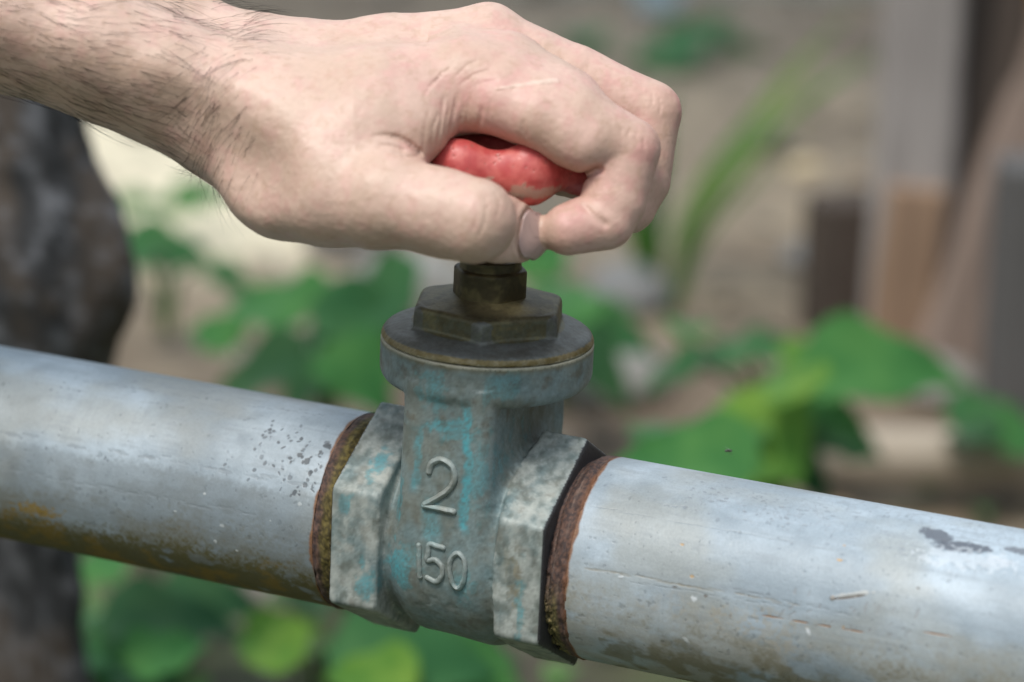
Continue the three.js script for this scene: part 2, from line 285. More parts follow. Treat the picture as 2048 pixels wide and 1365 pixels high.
  // single marks: scratches, specks, chips; stamped in millimetres
  const mark = (x, deg, hl, hw, tilt, depth, col, str, ragged = 0.4) => {
    const m = Math.max(hl, hw) * 1.6 + 0.5, i0 = Math.floor((x - m) / SPAN * TW), i1 = Math.ceil((x + m) / SPAN * TW), dj = Math.ceil(m / circ * TH), jc = Math.round((deg + 180) / 360 * TH), ct = Math.cos(tilt), st = Math.sin(tilt);
    for (let j = jc - dj; j <= jc + dj; j++) for (let i = Math.max(0, i0); i < Math.min(TW, i1); i++) {
      const u = (i + 0.5) / TW * SPAN - x, v = ((j + 0.5) / TH * 360 - 180 - deg) / 360 * circ, p = u * ct + v * st, q = -u * st + v * ct;
      const w = step(1.12, 0.72, Math.hypot(p / hl, q / hw) + ragged * 2 * (fbm(u * 0.8 + x, v * 0.8 + deg, 1, 3) - 0.5));
      if (w <= 0) continue;
      const k = ((j + TH) % TH) * TW + i; height[k] -= depth * w;
      for (let c = 0; c < 3; c++) color[3 * k + c] = lerp(color[3 * k + c], col[c], w * str);
    }
  };
  if (right) {
    mark(140.5, 74, 5.2, 2.7, -0.25, 2.5, [0.10, 0.11, 0.13], 0.95, 0.35); mark(149, 67.6, 8.5, 2.3, 0.12, 2.5, [0.09, 0.10, 0.12], 0.95, 0.35); mark(164, 73, 4.5, 1.7, 0, 2.2, [0.13, 0.14, 0.16], 0.9, 0.6);
    mark(150, 60, 12, 3.4, 0.1, -0.5, [0.56, 0.59, 0.62], 0.4, 1.2); mark(160, 62, 3, 1.8, 0, 0.8, [0.5, 0.52, 0.55], 0.5, 0.8);
    mark(122.5, 26, 5, 0.42, 0.32, 2, [0.10, 0.08, 0.065], 0.95, 0.2); mark(123.5, 28, 5.5, 0.7, 0.32, -0.3, [0.50, 0.47, 0.42], 0.5, 0.6); mark(118, 24.2, 0.8, 0.8, 0, -3, [0.30, 0.26, 0.22], 0.8, 0.2);
    for (const [x0, x1, d0, d1, w, s, c] of [[42, 118, 49.3, 50.1, 0.16, 0.55, grey], [58, 72, 60, 58, 0.14, 0.4, grey], [46, 60, 66, 63, 0.14, 0.4, grey], [46, 110, 15, 17, 0.3, 0.5, [0.24, 0.2, 0.14]], [60, 106, 12, 15, 0.16, 0.5, grey], [90, 128, 18.5, 17, 0.2, 0.4, grey]]) for (let q = 0; q < 22; q++) if (rnd() < 0.8) { const t = (q + rnd()) / 22; mark(lerp(x0, x1, t), lerp(d0, d1, t) + rr(-0.6, 0.6), (x1 - x0) / 26, w, 0, 0.5, c, s * rr(0.5, 1), 0.5); }
    for (const [x, d, l] of [[102, 8.3, 3], [110, 8.6, 2.4], [117, 9, 2], [125, 9.4, 3.4], [148, 16, 4]]) mark(x, d, l, 0.22, 0.03, 1, [0.26, 0.13, 0.06], 0.9, 0.3);
    for (let q = 0; q < 26; q++) mark(rr(104, 142), rr(10, 25), rr(0.4, 1.8), rr(0.2, 0.5), rr(0.6, 1.6), 0.5, [0.22, 0.205, 0.195], rr(0.2, 0.45), 0.9);
    for (let q = 0; q < 60; q++) mark(rr(66, 112), rr(58, 84), rr(0.3, 1.1), rr(0.2, 0.5), rr(-0.4, 0.4), 0.9, [0.2, 0.22, 0.24], rr(0.4, 0.8), 0.9);
    for (let q = 0; q < 8; q++) mark(rr(60, 165), rr(0, 60), rr(0.3, 0.9), rr(0.3, 0.6), 0, 0.6, rnd() < 0.5 ? [0.42, 0.25, 0.10] : [0.10, 0.07, 0.05], rr(0.5, 0.9), 0.6);
    for (let q = 0; q < 5; q++) mark(rr(46, 160), rr(-40, 20), rr(0.5, 1.6), rr(0.4, 1), rr(0, 3), -0.7, [0.66, 0.68, 0.70], rr(0.4, 0.8), 0.9);
  } else {
    for (let q = 0; q < 60; q++) { const t = Math.pow(rnd(), 1.6); mark(42 + 24 * t, rr(20, 68), rr(0.25, 0.85), rr(0.25, 0.7), rr(0, 3), 0.6, slate, rr(0.55, 0.95), 0.8); }
    for (const [x, d, r] of [[43, 56, 1.5], [44, 50, 1], [47, 44, 1.1], [45.5, 30, 1.0], [50, 47, 0.9], [52, 42, 1.1], [44.5, 38, 0.8], [48, 25, 0.9]]) mark(x, d, r, r * 0.8, rr(0, 3), 0.7, slate, 0.9, 0.9);
    for (let q = 0; q < 26; q++) mark(rr(55, 165), rr(15, 80), rr(0.2, 0.7), rr(0.2, 0.5), rr(0, 3), 0.5, slate, rr(0.3, 0.7), 0.9);
    for (const [x0, x1, d0, d1, w, s] of [[40, 165, 31, 26, 0.55, 0.5], [85, 132, 77, 72, 0.35, 0.6], [50, 75, 82, 77, 0.3, 0.6], [60, 160, 8, 6, 0.4, 0.3], [70, 112, 66, 64, 0.2, 0.4]]) for (let q = 0; q < 34; q++) if (rnd() < 0.7) { const t = (q + rnd()) / 34; mark(lerp(x0, x1, t), lerp(d0, d1, t) + rr(-1.2, 1.2), (x1 - x0) / 40, w, 0, 0.4, grey, s * rr(0.4, 1), 1.0); }
    for (let q = 0; q < 7; q++) mark(rr(40, 90), rr(-25, 20), rr(0.3, 0.8), rr(0.3, 0.7), 0, -0.5, [0.6, 0.62, 0.62], rr(0.4, 0.8), 0.8);
  }
  return {
    map: texture(TW, TH, (i, j) => { const k = 3 * (j * TW + i); return [color[k], color[k + 1], color[k + 2]]; }, true),
    roughnessMap: texture(TW, TH, (i, j) => [1, clamp(rough[j * TW + i], 0.05, 1), 0]),
    bumpMap: texture(TW, TH, (i, j) => { const v = 0.5 + height[j * TW + i] * 0.1; return [v, v, v]; }), bumpScale: 0.0011,
  };
}
function threadField(x, y, z) { // x runs outwards from the valve
  const r = len(y, z), a = Math.atan2(y, z), crumb = fbm(x * 0.5, y * 0.35, z * 0.35, 3);
  let d = r - 29.3 - 0.12 * (x - 33) - 1.5 * step(33.5, 37, x) + 1.5 - 0.24 * Math.sin(2 * Math.PI * (x / 1.8) + a + 5 * fbm(y * 0.08, z * 0.08, 3, 2)) * step(0.3, 0.6, fbm(y * 0.1 + 9, z * 0.1, x * 0.1, 2)) - 1.2 * (crumb - 0.5);
  d -= 1.2 * step(37, 33.5, x) * step(0.46, 0.62, fbm(x * 0.6 + 7, y * 0.5, z * 0.5, 3)) * step(20, -10, y);
  return smax(smax(d, x - 40.9, 0.6), 30 - x, 0.5) * 0.85;
}
function threadColor(sg) { return (x, y, z) => {
  const a = fbm(x * 0.7, y * 0.25, z * 0.25, 3), b = fbm(x * 2, y * 1.4, z * 1.4, 2), o = step(6, -16, y + 14 * (a - 0.5));
  let k = mix3([0.05, 0.031, 0.028], [0.095, 0.05, 0.036], step(0.35, 0.65, b)); k = mix3(k, [0.19, 0.13, 0.10], 0.5 * step(0.6, 0.72, fbm(x * 2.4, y * 0.12, z * 0.12, 2)));
  if (sg > 0) { k = mix3(k, mix3([0.075, 0.065, 0.02], [0.17, 0.135, 0.05], step(0.35, 0.65, b)), o * step(38.6, 36.4, x + 2 * (a - 0.5))); k = mix3(k, [0.14, 0.055, 0.022], 0.8 * step(39, 40.6, x + 1.5 * (a - 0.5))); }
  else k = mix3(k, mix3([0.06, 0.045, 0.012], [0.125, 0.095, 0.025], step(0.35, 0.65, b)), step(39.6, 37.6, x + 2 * (a - 0.5)));
  const s = 0.6 + 0.8 * b; return k.map((v) => v * s);
}; }
for (const right of [false, true]) {
  const pipe = thing('galvanized_pipe', right ? 'pale galvanized steel pipe with blistered zinc and a dark chip, rusty at its thread' : 'grey galvanized steel pipe speckled dark, olive moss along its underside', 'pipe');
  pipe.position.set(0, H, 0);
  const x0 = 40.4, x1 = 1500, n = 160, m = 1, pos = [], nor = [], uv = [], idx = [], R = 0.03015;
  const xs = [x0, 70, 100, 130, 160, 200], us = [x0, 70, 100, 130, 160, 200]; for (let k = 0; xs[xs.length - 1] < x1; k++) { xs.push(xs[xs.length - 1] + 140); us.push(k % 2 ? 200 : 60); }
  const sg = right ? 1 : -1;
  for (let i = 0; i < xs.length; i++) for (let j = 0; j <= n; j++) {
    const a = j / n * 2 * Math.PI - Math.PI; pos.push(sg * xs[i] / 1000, R * Math.sin(a), R * Math.cos(a)); nor.push(0, Math.sin(a), Math.cos(a)); uv.push(us[i] / SPAN, j / n);
    if (i && j) { const p = i * (n + 1) + j, q = p - n - 1; right ? idx.push(q - 1, p, q, q - 1, p - 1, p) : idx.push(q - 1, q, p, q - 1, p, p - 1); }
  }
  const g = new THREE.BufferGeometry(); g.setAttribute('position', new THREE.Float32BufferAttribute(pos, 3)); g.setAttribute('normal', new THREE.Float32BufferAttribute(nor, 3)); g.setAttribute('uv', new THREE.Float32BufferAttribute(uv, 2)); g.setIndex(idx);
  part(pipe, 'tube', g, new THREE.MeshPhysicalMaterial({ ...pipeMaps(right), roughness: 1, metalness: 0.05 }));
  const th = MM(netMesh(threadField, axis(28.5, 42, 0.45), axis(-33, 33, 0.6), axis(-33, 33, 0.6), { color: threadColor(sg) }));
  if (!right) { th.scale(-1, 1, 1); th.translate(0.0004, 0, 0); const q = th.index.array; for (let i = 0; i < q.length; i += 3) { const t = q[i]; q[i] = q[i + 1]; q[i + 1] = t; } }
  part(pipe, 'rusty_thread', th, new THREE.MeshStandardMaterial({ vertexColors: true, roughness: 0.8 })).userData.label = right ? 'red-brown rusty thread with crumbling sealant' : 'rusty thread caked with olive dirt';
}

// ---------------------------------------------------------------- the hand (millimetres about the wheel's centre; x along the picture's width, z towards the photographer)
const HB = new THREE.Matrix4().extractRotation(camera.matrixWorld), hx = new THREE.Vector3(), hy = new THREE.Vector3(), hz = new THREE.Vector3();
HB.extractBasis(hx, hy, hz);
const HO = new THREE.Vector3(0, 0.119 + H, 0);
const eye = camera.position.clone().sub(HO).multiplyScalar(1000), EX = eye.dot(hx), EY = eye.dot(hy), ED = eye.dot(hz), FP = 5727.6;
const at = (px, py, z, r) => [EX + (px - 1024) / FP * (ED - z), EY - (py - 682.5) / FP * (ED - z), z, r];
const V3n = (x, y, z) => { const l = len(x, y, z); return [x / l, y / l, z / l]; };
const chain = (...j) => j.map((q) => at(...q));
const run = (x, y, z, c, k = 3) => { let d = capsule(x, y, z, c[0], c[1]); for (let i = 2; i < c.length; i++) d = smin(d, capsule(x, y, z, c[i - 1], c[i]), k); return d; };
const thumb = chain([575, 345, 22, 19], [660, 377, 30, 16.6], [760, 400, 38, 13.8], [880, 424, 43, 12.2], [948, 441, 46, 12.3]);
const thumbTip = chain([955, 445, 42, 10.6], [1000, 458, 35, 9.8], [1042, 469, 25, 8.2]);
const thumbPad = chain([600, 360, 20, 17], [760, 400, 32, 13]);
const indexF = chain([930, 168, 18, 13.6], [1010, 186, 21, 12.4], [1140, 248, 23, 12.3], [1252, 300, 22, 10.1], [1229, 400, 23, 9.7], [1210, 440, 24, 8.9], [1136, 459, 27, 7.8]);
const indexPad = chain([985, 212, 27, 7.2], [1070, 234, 30, 6.4], [1165, 290, 30, 6.8]);
const knuckle = chain([925, 128, 8, 11.5], [1010, 136, 12, 10.5], [1130, 204, 17, 10.5]);
const middleF = chain([975, 90, -3, 12], [1140, 160, -1, 11], [1295, 228, 0, 10.2], [1278, 360, 2, 9.4], [1255, 410, 3, 8.9], [1200, 428, 4, 7.5]);
const ringF = chain([980, 118, -25, 11.2], [1135, 185, -23, 10.2], [1278, 258, -20, 9.5], [1255, 370, -17, 8.8], [1234, 404, -15, 8.2], [1190, 416, -12, 7.2]);
const littleF = chain([955, 165, -44, 9.8], [1080, 215, -42, 9], [1185, 268, -39, 8.2], [1172, 335, -35, 7.5], [1160, 355, -32, 7.2], [1125, 355, -29, 6.4]);
const meta = [
  chain([560, 205, 14, 15], [760, 195, 18, 14.5], [930, 168, 18, 13.2]),
  chain([560, 152, -2, 15], [760, 130, -1, 14.2], [975, 90, -3, 12]),
  chain([560, 165, -18, 14], [760, 145, -22, 13.2], [980, 118, -25, 11.4]),
  chain([560, 200, -28, 14], [760, 190, -36, 12.5], [955, 165, -44, 10]),
];
const radius_ = chain([-900, -200, 24, 34], [-500, -90, 19, 26], [0, 50, 15, 19], [200, 112, 14, 18.6], [330, 168, 14, 18.4], [440, 230, 15, 19], [575, 330, 20, 18]);
const ulna_ = chain([-900, -310, -20, 34], [-500, -190, -19, 26], [0, -70, -16, 22], [330, 85, -15, 18.5], [440, 142, -14, 16.5], [580, 165, -14, 14.5]);
const web = chain([600, 290, 22, 18], [735, 270, 27, 15.5], [818, 258, 29, 10.5]);
const under = at(165, 109, 14.5), underN = V3n(-0.27, -0.75, 0.6);
const hollow = chain([350, 262, 40, 0], [462, 338, 43, 0]);
const XK = at(1030, 0, 0)[0], XF = at(860, 0, 0)[0], XT = at(380, 0, 0)[0], XW = at(820, 0, 0)[0];
const nailN = V3n(0.60, -0.05, 0.80), nailP = [thumbTip[2], thumbTip[2]].map((c) => c[0] * nailN[0] + c[1] * nailN[1] + c[2] * nailN[2] + c[3]).reduce((a, b) => Math.max(a, b)) - 1.0;
const tipField = (x, y, z) => smax(run(x, y, z, thumbTip, 2), x * nailN[0] + y * nailN[1] + z * nailN[2] - nailP, 3.5);
function thumbField(x, y, z) { const t = smin(run(x, y, z, thumb, 3), capsule(x, y, z, thumbPad[0], thumbPad[1]), 4); return smin(t, tipField(x, y, z), 1.6); }
function handField(x, y, z) {
  let d = 60;
  if (x < XW) { const fl = lerp(-3.2, 8, step(XT - 8, XT + 24, x)); d = smin(smax(run(x, y, z, radius_, 6), (x - under[0]) * underN[0] + (y - under[1]) * underN[1] + (z - under[2]) * underN[2] - 19.6 - fl, 9), run(x, y, z, ulna_, 6), 14); }
  if (x > XT) {
    let m = run(x, y, z, meta[0], 4);
    for (let i = 1; i < 4; i++) m = smin(m, run(x, y, z, meta[i], 4), 9);
    d = smin(d, m, 16);
    d = smin(d, run(x, y, z, web, 6), 12);
    d = smin(d, thumbField(x, y, z), 7);
  }
  if (x > XF) {
    const i1 = smin(run(x, y, z, indexF, 0.5), smin(run(x, y, z, knuckle, 4), run(x, y, z, indexPad, 3), 6), 6), i2 = run(x, y, z, middleF, 0.6), i3 = run(x, y, z, ringF, 1.6), i4 = run(x, y, z, littleF, 1.6);
    d = smin(smin(smin(smin(d, i1, 3.5), i2, lerp(3, 0.7, step(XK, XK + 10, x))), i3, 2), i4, 2);
  }
  if (x < XW) { const q = 10.5 - capsule(x, y, z, hollow[0], hollow[1]); if (q > -14) d = smax(d, q, 13); }
  const px = hx.x * x + hy.x * y + hz.x * z, py = hx.y * x + hy.y * y + hz.y * z, pz = hx.z * x + hy.z * y + hz.z * z;
  if (Math.abs(py) < 16 && px * px + pz * pz < 42 * 42) d = smax(d, -0.35 - wheelField(px, py + 119, pz), 1.0);
  return d + 0.5;
}
// creases and folds of the skin: [depth, half width, points ...] on the side turned to the photographer
const creases = [
  [1.5, 1.0, [752, 268], [790, 274], [818, 287], [836, 302], [846, 314]], [0.55, 0.7, [735, 272], [775, 272], [806, 280]], [0.5, 0.7, [748, 290], [786, 294], [815, 304]], [0.5, 0.6, [800, 318], [820, 314], [838, 312]], [0.35, 0.6, [760, 304], [790, 308], [812, 313]],
  [0.3, 0.7, [862, 206], [850, 250], [846, 302]], [0.45, 0.7, [880, 215], [866, 258], [862, 306]], [0.5, 0.7, [888, 186], [882, 240], [872, 300]], [0.3, 0.6, [900, 205], [893, 240], [888, 280]], [0.55, 0.7, [918, 176], [905, 236], [895, 288]], [0.3, 0.6, [930, 200], [924, 232], [915, 276]], [0.35, 0.6, [942, 180], [936, 220], [928, 268]], [0.9, 0.9, [966, 205], [960, 240], [953, 264]], [0.35, 0.7, [985, 190], [978, 225], [975, 262]], [0.6, 0.8, [1046, 236], [1048, 258], [1055, 278]],
  [0.35, 0.6, [905, 160], [935, 130], [960, 120]], [0.35, 0.6, [915, 172], [950, 148], [985, 140]], [0.3, 0.6, [935, 182], [965, 165], [1000, 160]], [0.3, 0.5, [860, 175], [880, 150], [905, 132]], [0.3, 0.5, [846, 196], [862, 170], [885, 150]],
  [0.4, 0.6, [962, 384], [975, 410], [968, 448], [955, 480]], [0.35, 0.6, [985, 380], [1000, 405], [992, 440]], [0.35, 0.5, [948, 400], [955, 430], [945, 468]], [0.3, 0.5, [1010, 385], [1018, 408], [1012, 430]], 
  [0.4, 0.6, [1262, 252], [1256, 272], [1262, 296]], [0.35, 0.6, [1277, 258], [1272, 278], [1276, 300]], [0.3, 0.5, [1246, 250], [1242, 268], [1246, 286]], [0.3, 0.5, [1290, 268], [1287, 284], [1290, 300]], [0.3, 0.5, [1318, 190], [1322, 212], [1318, 232]], [0.3, 0.5, [1304, 182], [1306, 202], [1302, 220]],
  [3.4, 1.1, [1212, 336], [1192, 341], [1170, 352], [1160, 360]], [1.1, 1.3, [1158, 404], [1182, 428], [1222, 456]], [0.3, 0.6, [1200, 352], [1190, 372], [1182, 392]],
].map(([d, w, ...p]) => { const q = p.map(([a, b]) => at(a, b, 30)); return { d, w, q, x0: Math.min(...q.map((v) => v[0])) - 3 * w, x1: Math.max(...q.map((v) => v[0])) + 3 * w, y0: Math.min(...q.map((v) => v[1])) - 3 * w, y1: Math.max(...q.map((v) => v[1])) + 3 * w }; });
function creased(x, y, z) {
  if (z < 6) return 0;
  let s = 0; const k = (ED - 30) / (ED - z), u = EX + (x - EX) * k, v = EY + (y - EY) * k;
  for (const c of creases) {
    if (u < c.x0 || u > c.x1 || v < c.y0 || v > c.y1) continue;
    let best = 99, tb = 0;
    for (let i = 1; i < c.q.length; i++) {
      const a = c.q[i - 1], b = c.q[i], bx = b[0] - a[0], by = b[1] - a[1], t = clamp(((u - a[0]) * bx + (v - a[1]) * by) / (bx * bx + by * by)), d = len(u - a[0] - bx * t, v - a[1] - by * t);
      if (d < best) { best = d; tb = (i - 1 + t) / (c.q.length - 1); }
    }
    s += c.d * (0.6 + 0.8 * noise(u * 0.2 + c.q[0][0], v * 0.2, 2)) * Math.exp(-best * best / (c.w * c.w) * 1.4) * step(0, 0.25, tb) * step(1, 0.8, tb * 0.98);
  }
  return s;
}
const scar = [at(985, 180, 28), at(1050, 169, 28), at(1108, 161, 28)];
const scarAt = (x, y, z) => { if (z < 8) return 0; const k = (ED - 28) / (ED - z), u = EX + (x - EX) * k, v = EY + (y - EY) * k, t = clamp((u - scar[0][0]) / (scar[2][0] - scar[0][0]), 0, 1), m = lerp(scar[0][1], scar[2][1], t) + 0.25 * Math.sin(t * 3); return step(1, 0.5, Math.abs(v - m) / (0.35 + 0.5 * t)) * step(-0.02, 0.1, (u - scar[0][0]) / 18.5) * step(18.8, 18.2, u - scar[0][0]); };
const tendons = [[[640, 128], [780, 120], [900, 122]], [[610, 75], [760, 62], [930, 40]]].map((l) => l.map(([a, b]) => at(a, b, 20)));
const handBase = (x, y, z) => handField(x, y, z) - 1.1 * (fbm(x * 0.07, y * 0.07, z * 0.07, 2) - 0.5);
const NB = (() => { const a = new THREE.Vector3(...thumbTip[0].slice(0, 3)), ax = new THREE.Vector3(...thumbTip[2].slice(0, 3)).sub(a).normalize(), n = new THREE.Vector3(...nailN).addScaledVector(ax, -new THREE.Vector3(...nailN).dot(ax)).normalize(); return { a, ax, n, l: new THREE.Vector3().crossVectors(ax, n) }; })();
function nailBed(x, y, z) { // distance to the outline of the thumb's nail, on the back of the thumb
  const X = x - NB.a.x, Y = y - NB.a.y, Z = z - NB.a.z, s = X * NB.ax.x + Y * NB.ax.y + Z * NB.ax.z, u = X * NB.l.x + Y * NB.l.y + Z * NB.l.z, h = X * NB.n.x + Y * NB.n.y + Z * NB.n.z;
  if (h < 1.5) return 9;
  const q0 = Math.abs(s - 22) - 8.5 + 4, q1 = Math.abs(u) - 6.7 + 4; return Math.min(Math.max(q0, q1), 0) + len(Math.max(q0, 0), Math.max(q1, 0)) - 4;
}
function handDetail(x, y, z) {
  let d = handBase(x, y, z) + 0.5 * creased(x, y, z) - 0.15 * scarAt(x, y, z);
  if (x > thumbTip[1][0] - 8 && y < thumbTip[1][1] + 14 && Math.abs(tipField(x, y, z)) < 1.6) { const q = nailBed(x, y, z); d += 0.5 * Math.exp(-q * q / 0.3) - 0.4 * Math.exp(-(q - 1.5) * (q - 1.5) / 0.9); }
  d -= 0.14 * (fbm(x * 0.5 + y * 0.2, y * 0.6, z * 0.5, 2) - 0.5) + 0.09 * (noise(x * 1.25, y * 1.25 + x * 0.4, z * 1.25) - 0.5);
  return d;
}
function skinColor(x, y, z, n) {
  const k = FP / (ED - z), px = 1024 + (x - EX) * k, py = 682.5 - (y - EY) * k;
  const a = fbm(x * 0.06, y * 0.06, z * 0.06, 4), b = fbm(x * 0.35 + 4, y * 0.35, z * 0.35, 3), c = noise(x * 1.1, y * 1.1, z * 1.1);
  const spot = (cx, cy, r, s) => s * Math.exp(-((px - cx) ** 2 + (py - cy) ** 2) / (r * r));
  let col = mix3([0.575, 0.39, 0.307], [0.61, 0.412, 0.325], step(0.35, 0.65, a));
  const red = 0.4 * step(0.42, 0.72, b) + spot(960, 150, 70, 0.55) + spot(1010, 90, 60, 0.35) + spot(950, 230, 60, 0.45) + spot(1040, 255, 60, 0.4) + spot(1285, 285, 45, 0.6) + spot(1335, 205, 50, 0.55) + spot(1140, 445, 50, 0.7) + spot(1185, 345, 40, 0.5) + spot(830, 300, 34, 0.5) + spot(1020, 420, 40, 0.45) + spot(820, 140, 60, 0.3) + 0.30 * step(1020, 1180, px);
  col = mix3(col, [0.56, 0.30, 0.255], clamp(red * (0.65 + 0.6 * b)));
  col = mix3(col, [0.50, 0.345, 0.255], 0.5 * step(0.42, 0.6, fbm(x * 0.09 + 70, y * 0.09, z * 0.09, 3)));   // blotches of tan
  col = mix3(col, [0.44, 0.275, 0.19], 0.35 * step(0.6, 0.7, fbm(x * 0.5 + 40, y * 0.5, z * 0.5, 3)));
  col = mix3(col, [0.68, 0.52, 0.42], 0.6 * scarAt(x, y, z));
  const s = 0.95 + 0.1 * c; return col.map((v) => v * s);
}
const person = thing('person', 'bare hairy forearm and hand gripping the red handwheel', 'person');
person.position.copy(HO); person.quaternion.setFromRotationMatrix(HB);
const skin = new THREE.MeshPhysicalMaterial({ vertexColors: true, roughness: 0.48, specularIntensity: 0.9, sheen: 0.2, sheenColor: new THREE.Color(1, 0.6, 0.45), sheenRoughness: 0.6 });
const grow = (a, b, h) => { const out = []; let v = b, s = h; while (v > a) { s *= 1.12; v -= s; out.unshift(v); } return out; };
const ex = at(-20, 0, 0)[0], ux = at(0, -60, 0)[1];
const GX = Float64Array.from([...grow(at(-1150, 0, 0)[0], ex, 1.2), ...axis(ex, at(420, 0, 0)[0], 0.95), ...axis(at(420, 0, 0)[0] + 0.7, at(1375, 0, 0)[0], 0.7)]);
const GY = Float64Array.from([...axis(at(0, 550, 0)[1], ux, 0.7), ...grow(-(at(0, -620, 0)[1]), -ux, 1).map((v) => -v).reverse()]);
const armGeometry = netMesh(handField, GX, GY, Float64Array.from([...axis(-60, 10, 0.9), ...axis(10.7, 61, 0.7)]), { detail: handDetail, color: skinColor });
const arm = part(person, 'arm_and_hand', MM(armGeometry), skin);
// nails: thin curved plates on the backs of the fingertips
function nail(c, from, i, side, s0, s1, half, name) { // the plate lies along the bone FROM -> I of the chain C; side: rough direction of the finger's back
  const a = new THREE.Vector3(...c[from].slice(0, 3)), b = new THREE.Vector3(...c[i].slice(0, 3)), ax = b.clone().sub(a).normalize(), n = side.clone().addScaledVector(ax, -side.dot(ax)).normalize(), l = new THREE.Vector3().crossVectors(ax, n), L = b.distanceTo(a);
  const f = (x, y, z) => {
    const p = new THREE.Vector3(x, y, z).sub(a), s = p.dot(ax), u = p.dot(l), h = p.dot(n);
    const d = (c === thumbTip ? tipField(x, y, z) + 0.4 : run(x, y, z, c, 1.6)) - 1.1 * (fbm(x * 0.07, y * 0.07, z * 0.07, 2) - 0.5) - 0.12;
    const q0 = Math.abs(s - (s0 + s1) / 2) - (s1 - s0) / 2 + 4, q1 = Math.abs(u) - half + 4, box = Math.min(Math.max(q0, q1), 0) + len(Math.max(q0, 0), Math.max(q1, 0)) - 4;
    return smax(Math.max(Math.abs(d) - 0.28, 1.5 - h), box, 0.4);
  };
  const m = a.clone().addScaledVector(ax, (s0 + s1) / 2).addScaledVector(n, 6), r = 13;
  return part(person, name, MM(netMesh(f, axis(m.x - r, m.x + r, 0.4), axis(m.y - r, m.y + r, 0.4), axis(m.z - r, m.z + r, 0.4), { eps: 0.15 })), new THREE.MeshPhysicalMaterial({ color: new THREE.Color().setRGB(0.45, 0.305, 0.27), roughness: 0.28, clearcoat: 0.5, clearcoatRoughness: 0.3 }));
}
nail(thumbTip, 0, 2, new THREE.Vector3(0.60, -0.05, 0.80), 13.5, 30.5, 6.7, 'thumb_nail');
// hair of the forearm: fine tapered threads rooted in the skin
{
  const P = armGeometry.attributes.position, N = armGeometry.attributes.normal, pos = [], nor = [], idx = [], cand = [];
  for (let i = 0; i < P.count; i++) { const x = P.getX(i) * 1000, y = P.getY(i) * 1000, z = P.getZ(i) * 1000, k = FP / (ED - z), px = 1024 + (x - EX) * k; if (px > -160 && px < 640 && z > -30 && (N.getZ(i) > 0.1 || N.getY(i) > 0.3)) cand.push([i, px, 682.5 - (y - EY) * k]); }
  const d = new THREE.Vector3(), n = new THREE.Vector3(), p = new THREE.Vector3(), u = new THREE.Vector3(), w = new THREE.Vector3();
  for (let h = 0, made = 0; h < 16000 && made < 1000; h++) {
    const [i, px, py] = cand[Math.floor(rnd() * cand.length)];
    const dens = step(560, 420, px) * (py < 30 ? 1 : step(330, 200, py - px * 0.25)) * (0.35 + 0.65 * step(0.35, 0.6, fbm(px * 0.012, py * 0.012, 3, 2)));
    if (rnd() > dens) continue;
    made++;
    p.set(P.getX(i), P.getY(i), P.getZ(i)).multiplyScalar(1000); n.set(N.getX(i), N.getY(i), N.getZ(i));
    p.x += rr(-0.5, 0.5); p.y += rr(-0.5, 0.5);
    const wrist = step(300, 420, px), flow = lerp(0.25, 1.12, wrist) + 0.5 * (fbm(px * 0.01, py * 0.01, 9, 2) - 0.5) * 2 + rr(-0.25, 0.25);  // angle down from the arm's direction
    if (wrist > 0.5) d.set(-Math.cos(flow), -Math.sin(flow), 0); else d.set(Math.cos(flow), -Math.sin(flow), 0);
    d.addScaledVector(n, -d.dot(n)).normalize();
    const crest = n.y > 0.75 && px > 380 ? 1 : 0; if (crest) { d.set(0.9, 0.2, rr(-0.4, 0.4)); d.addScaledVector(n, -d.dot(n)).normalize(); }
    const L = rr(7, 17) * (px > 500 ? 0.75 : 1), lift = crest ? rr(0.2, 0.7) : rr(0.1, 0.35), curl = rr(-0.06, 0.06), r0 = rr(0.035, 0.058), S = 6; u.crossVectors(n, d);
    d.addScaledVector(n, lift).normalize();
    for (let s = 0; s <= S; s++) {
      const base = pos.length / 3, r = r0 * (1 - 0.75 * s / S);
      for (let q = 0; q < 3; q++) { const t = q * 2.0944; w.copy(n).multiplyScalar(Math.cos(t)).addScaledVector(u, Math.sin(t)); pos.push((p.x + w.x * r) / 1000, (p.y + w.y * r) / 1000, (p.z + w.z * r) / 1000); nor.push(w.x, w.y, w.z); }
      if (s < S) { for (let q = 0; q < 3; q++) { const A = base + q, B = base + (q + 1) % 3; idx.push(A, B, B + 3, A, B + 3, A + 3); } }
      p.addScaledVector(d, L / S); d.addScaledVector(u, curl).addScaledVector(n, -lift * 0.28).normalize();
    }
  }
  const g = new THREE.BufferGeometry(); g.setAttribute('position', new THREE.Float32BufferAttribute(pos, 3)); g.setAttribute('normal', new THREE.Float32BufferAttribute(nor, 3)); g.setIndex(idx);
  part(person, 'arm_hair', g, new THREE.MeshStandardMaterial({ color: new THREE.Color().setRGB(0.05, 0.024, 0.017), roughness: 0.45 })).userData.kind = 'stuff';
}

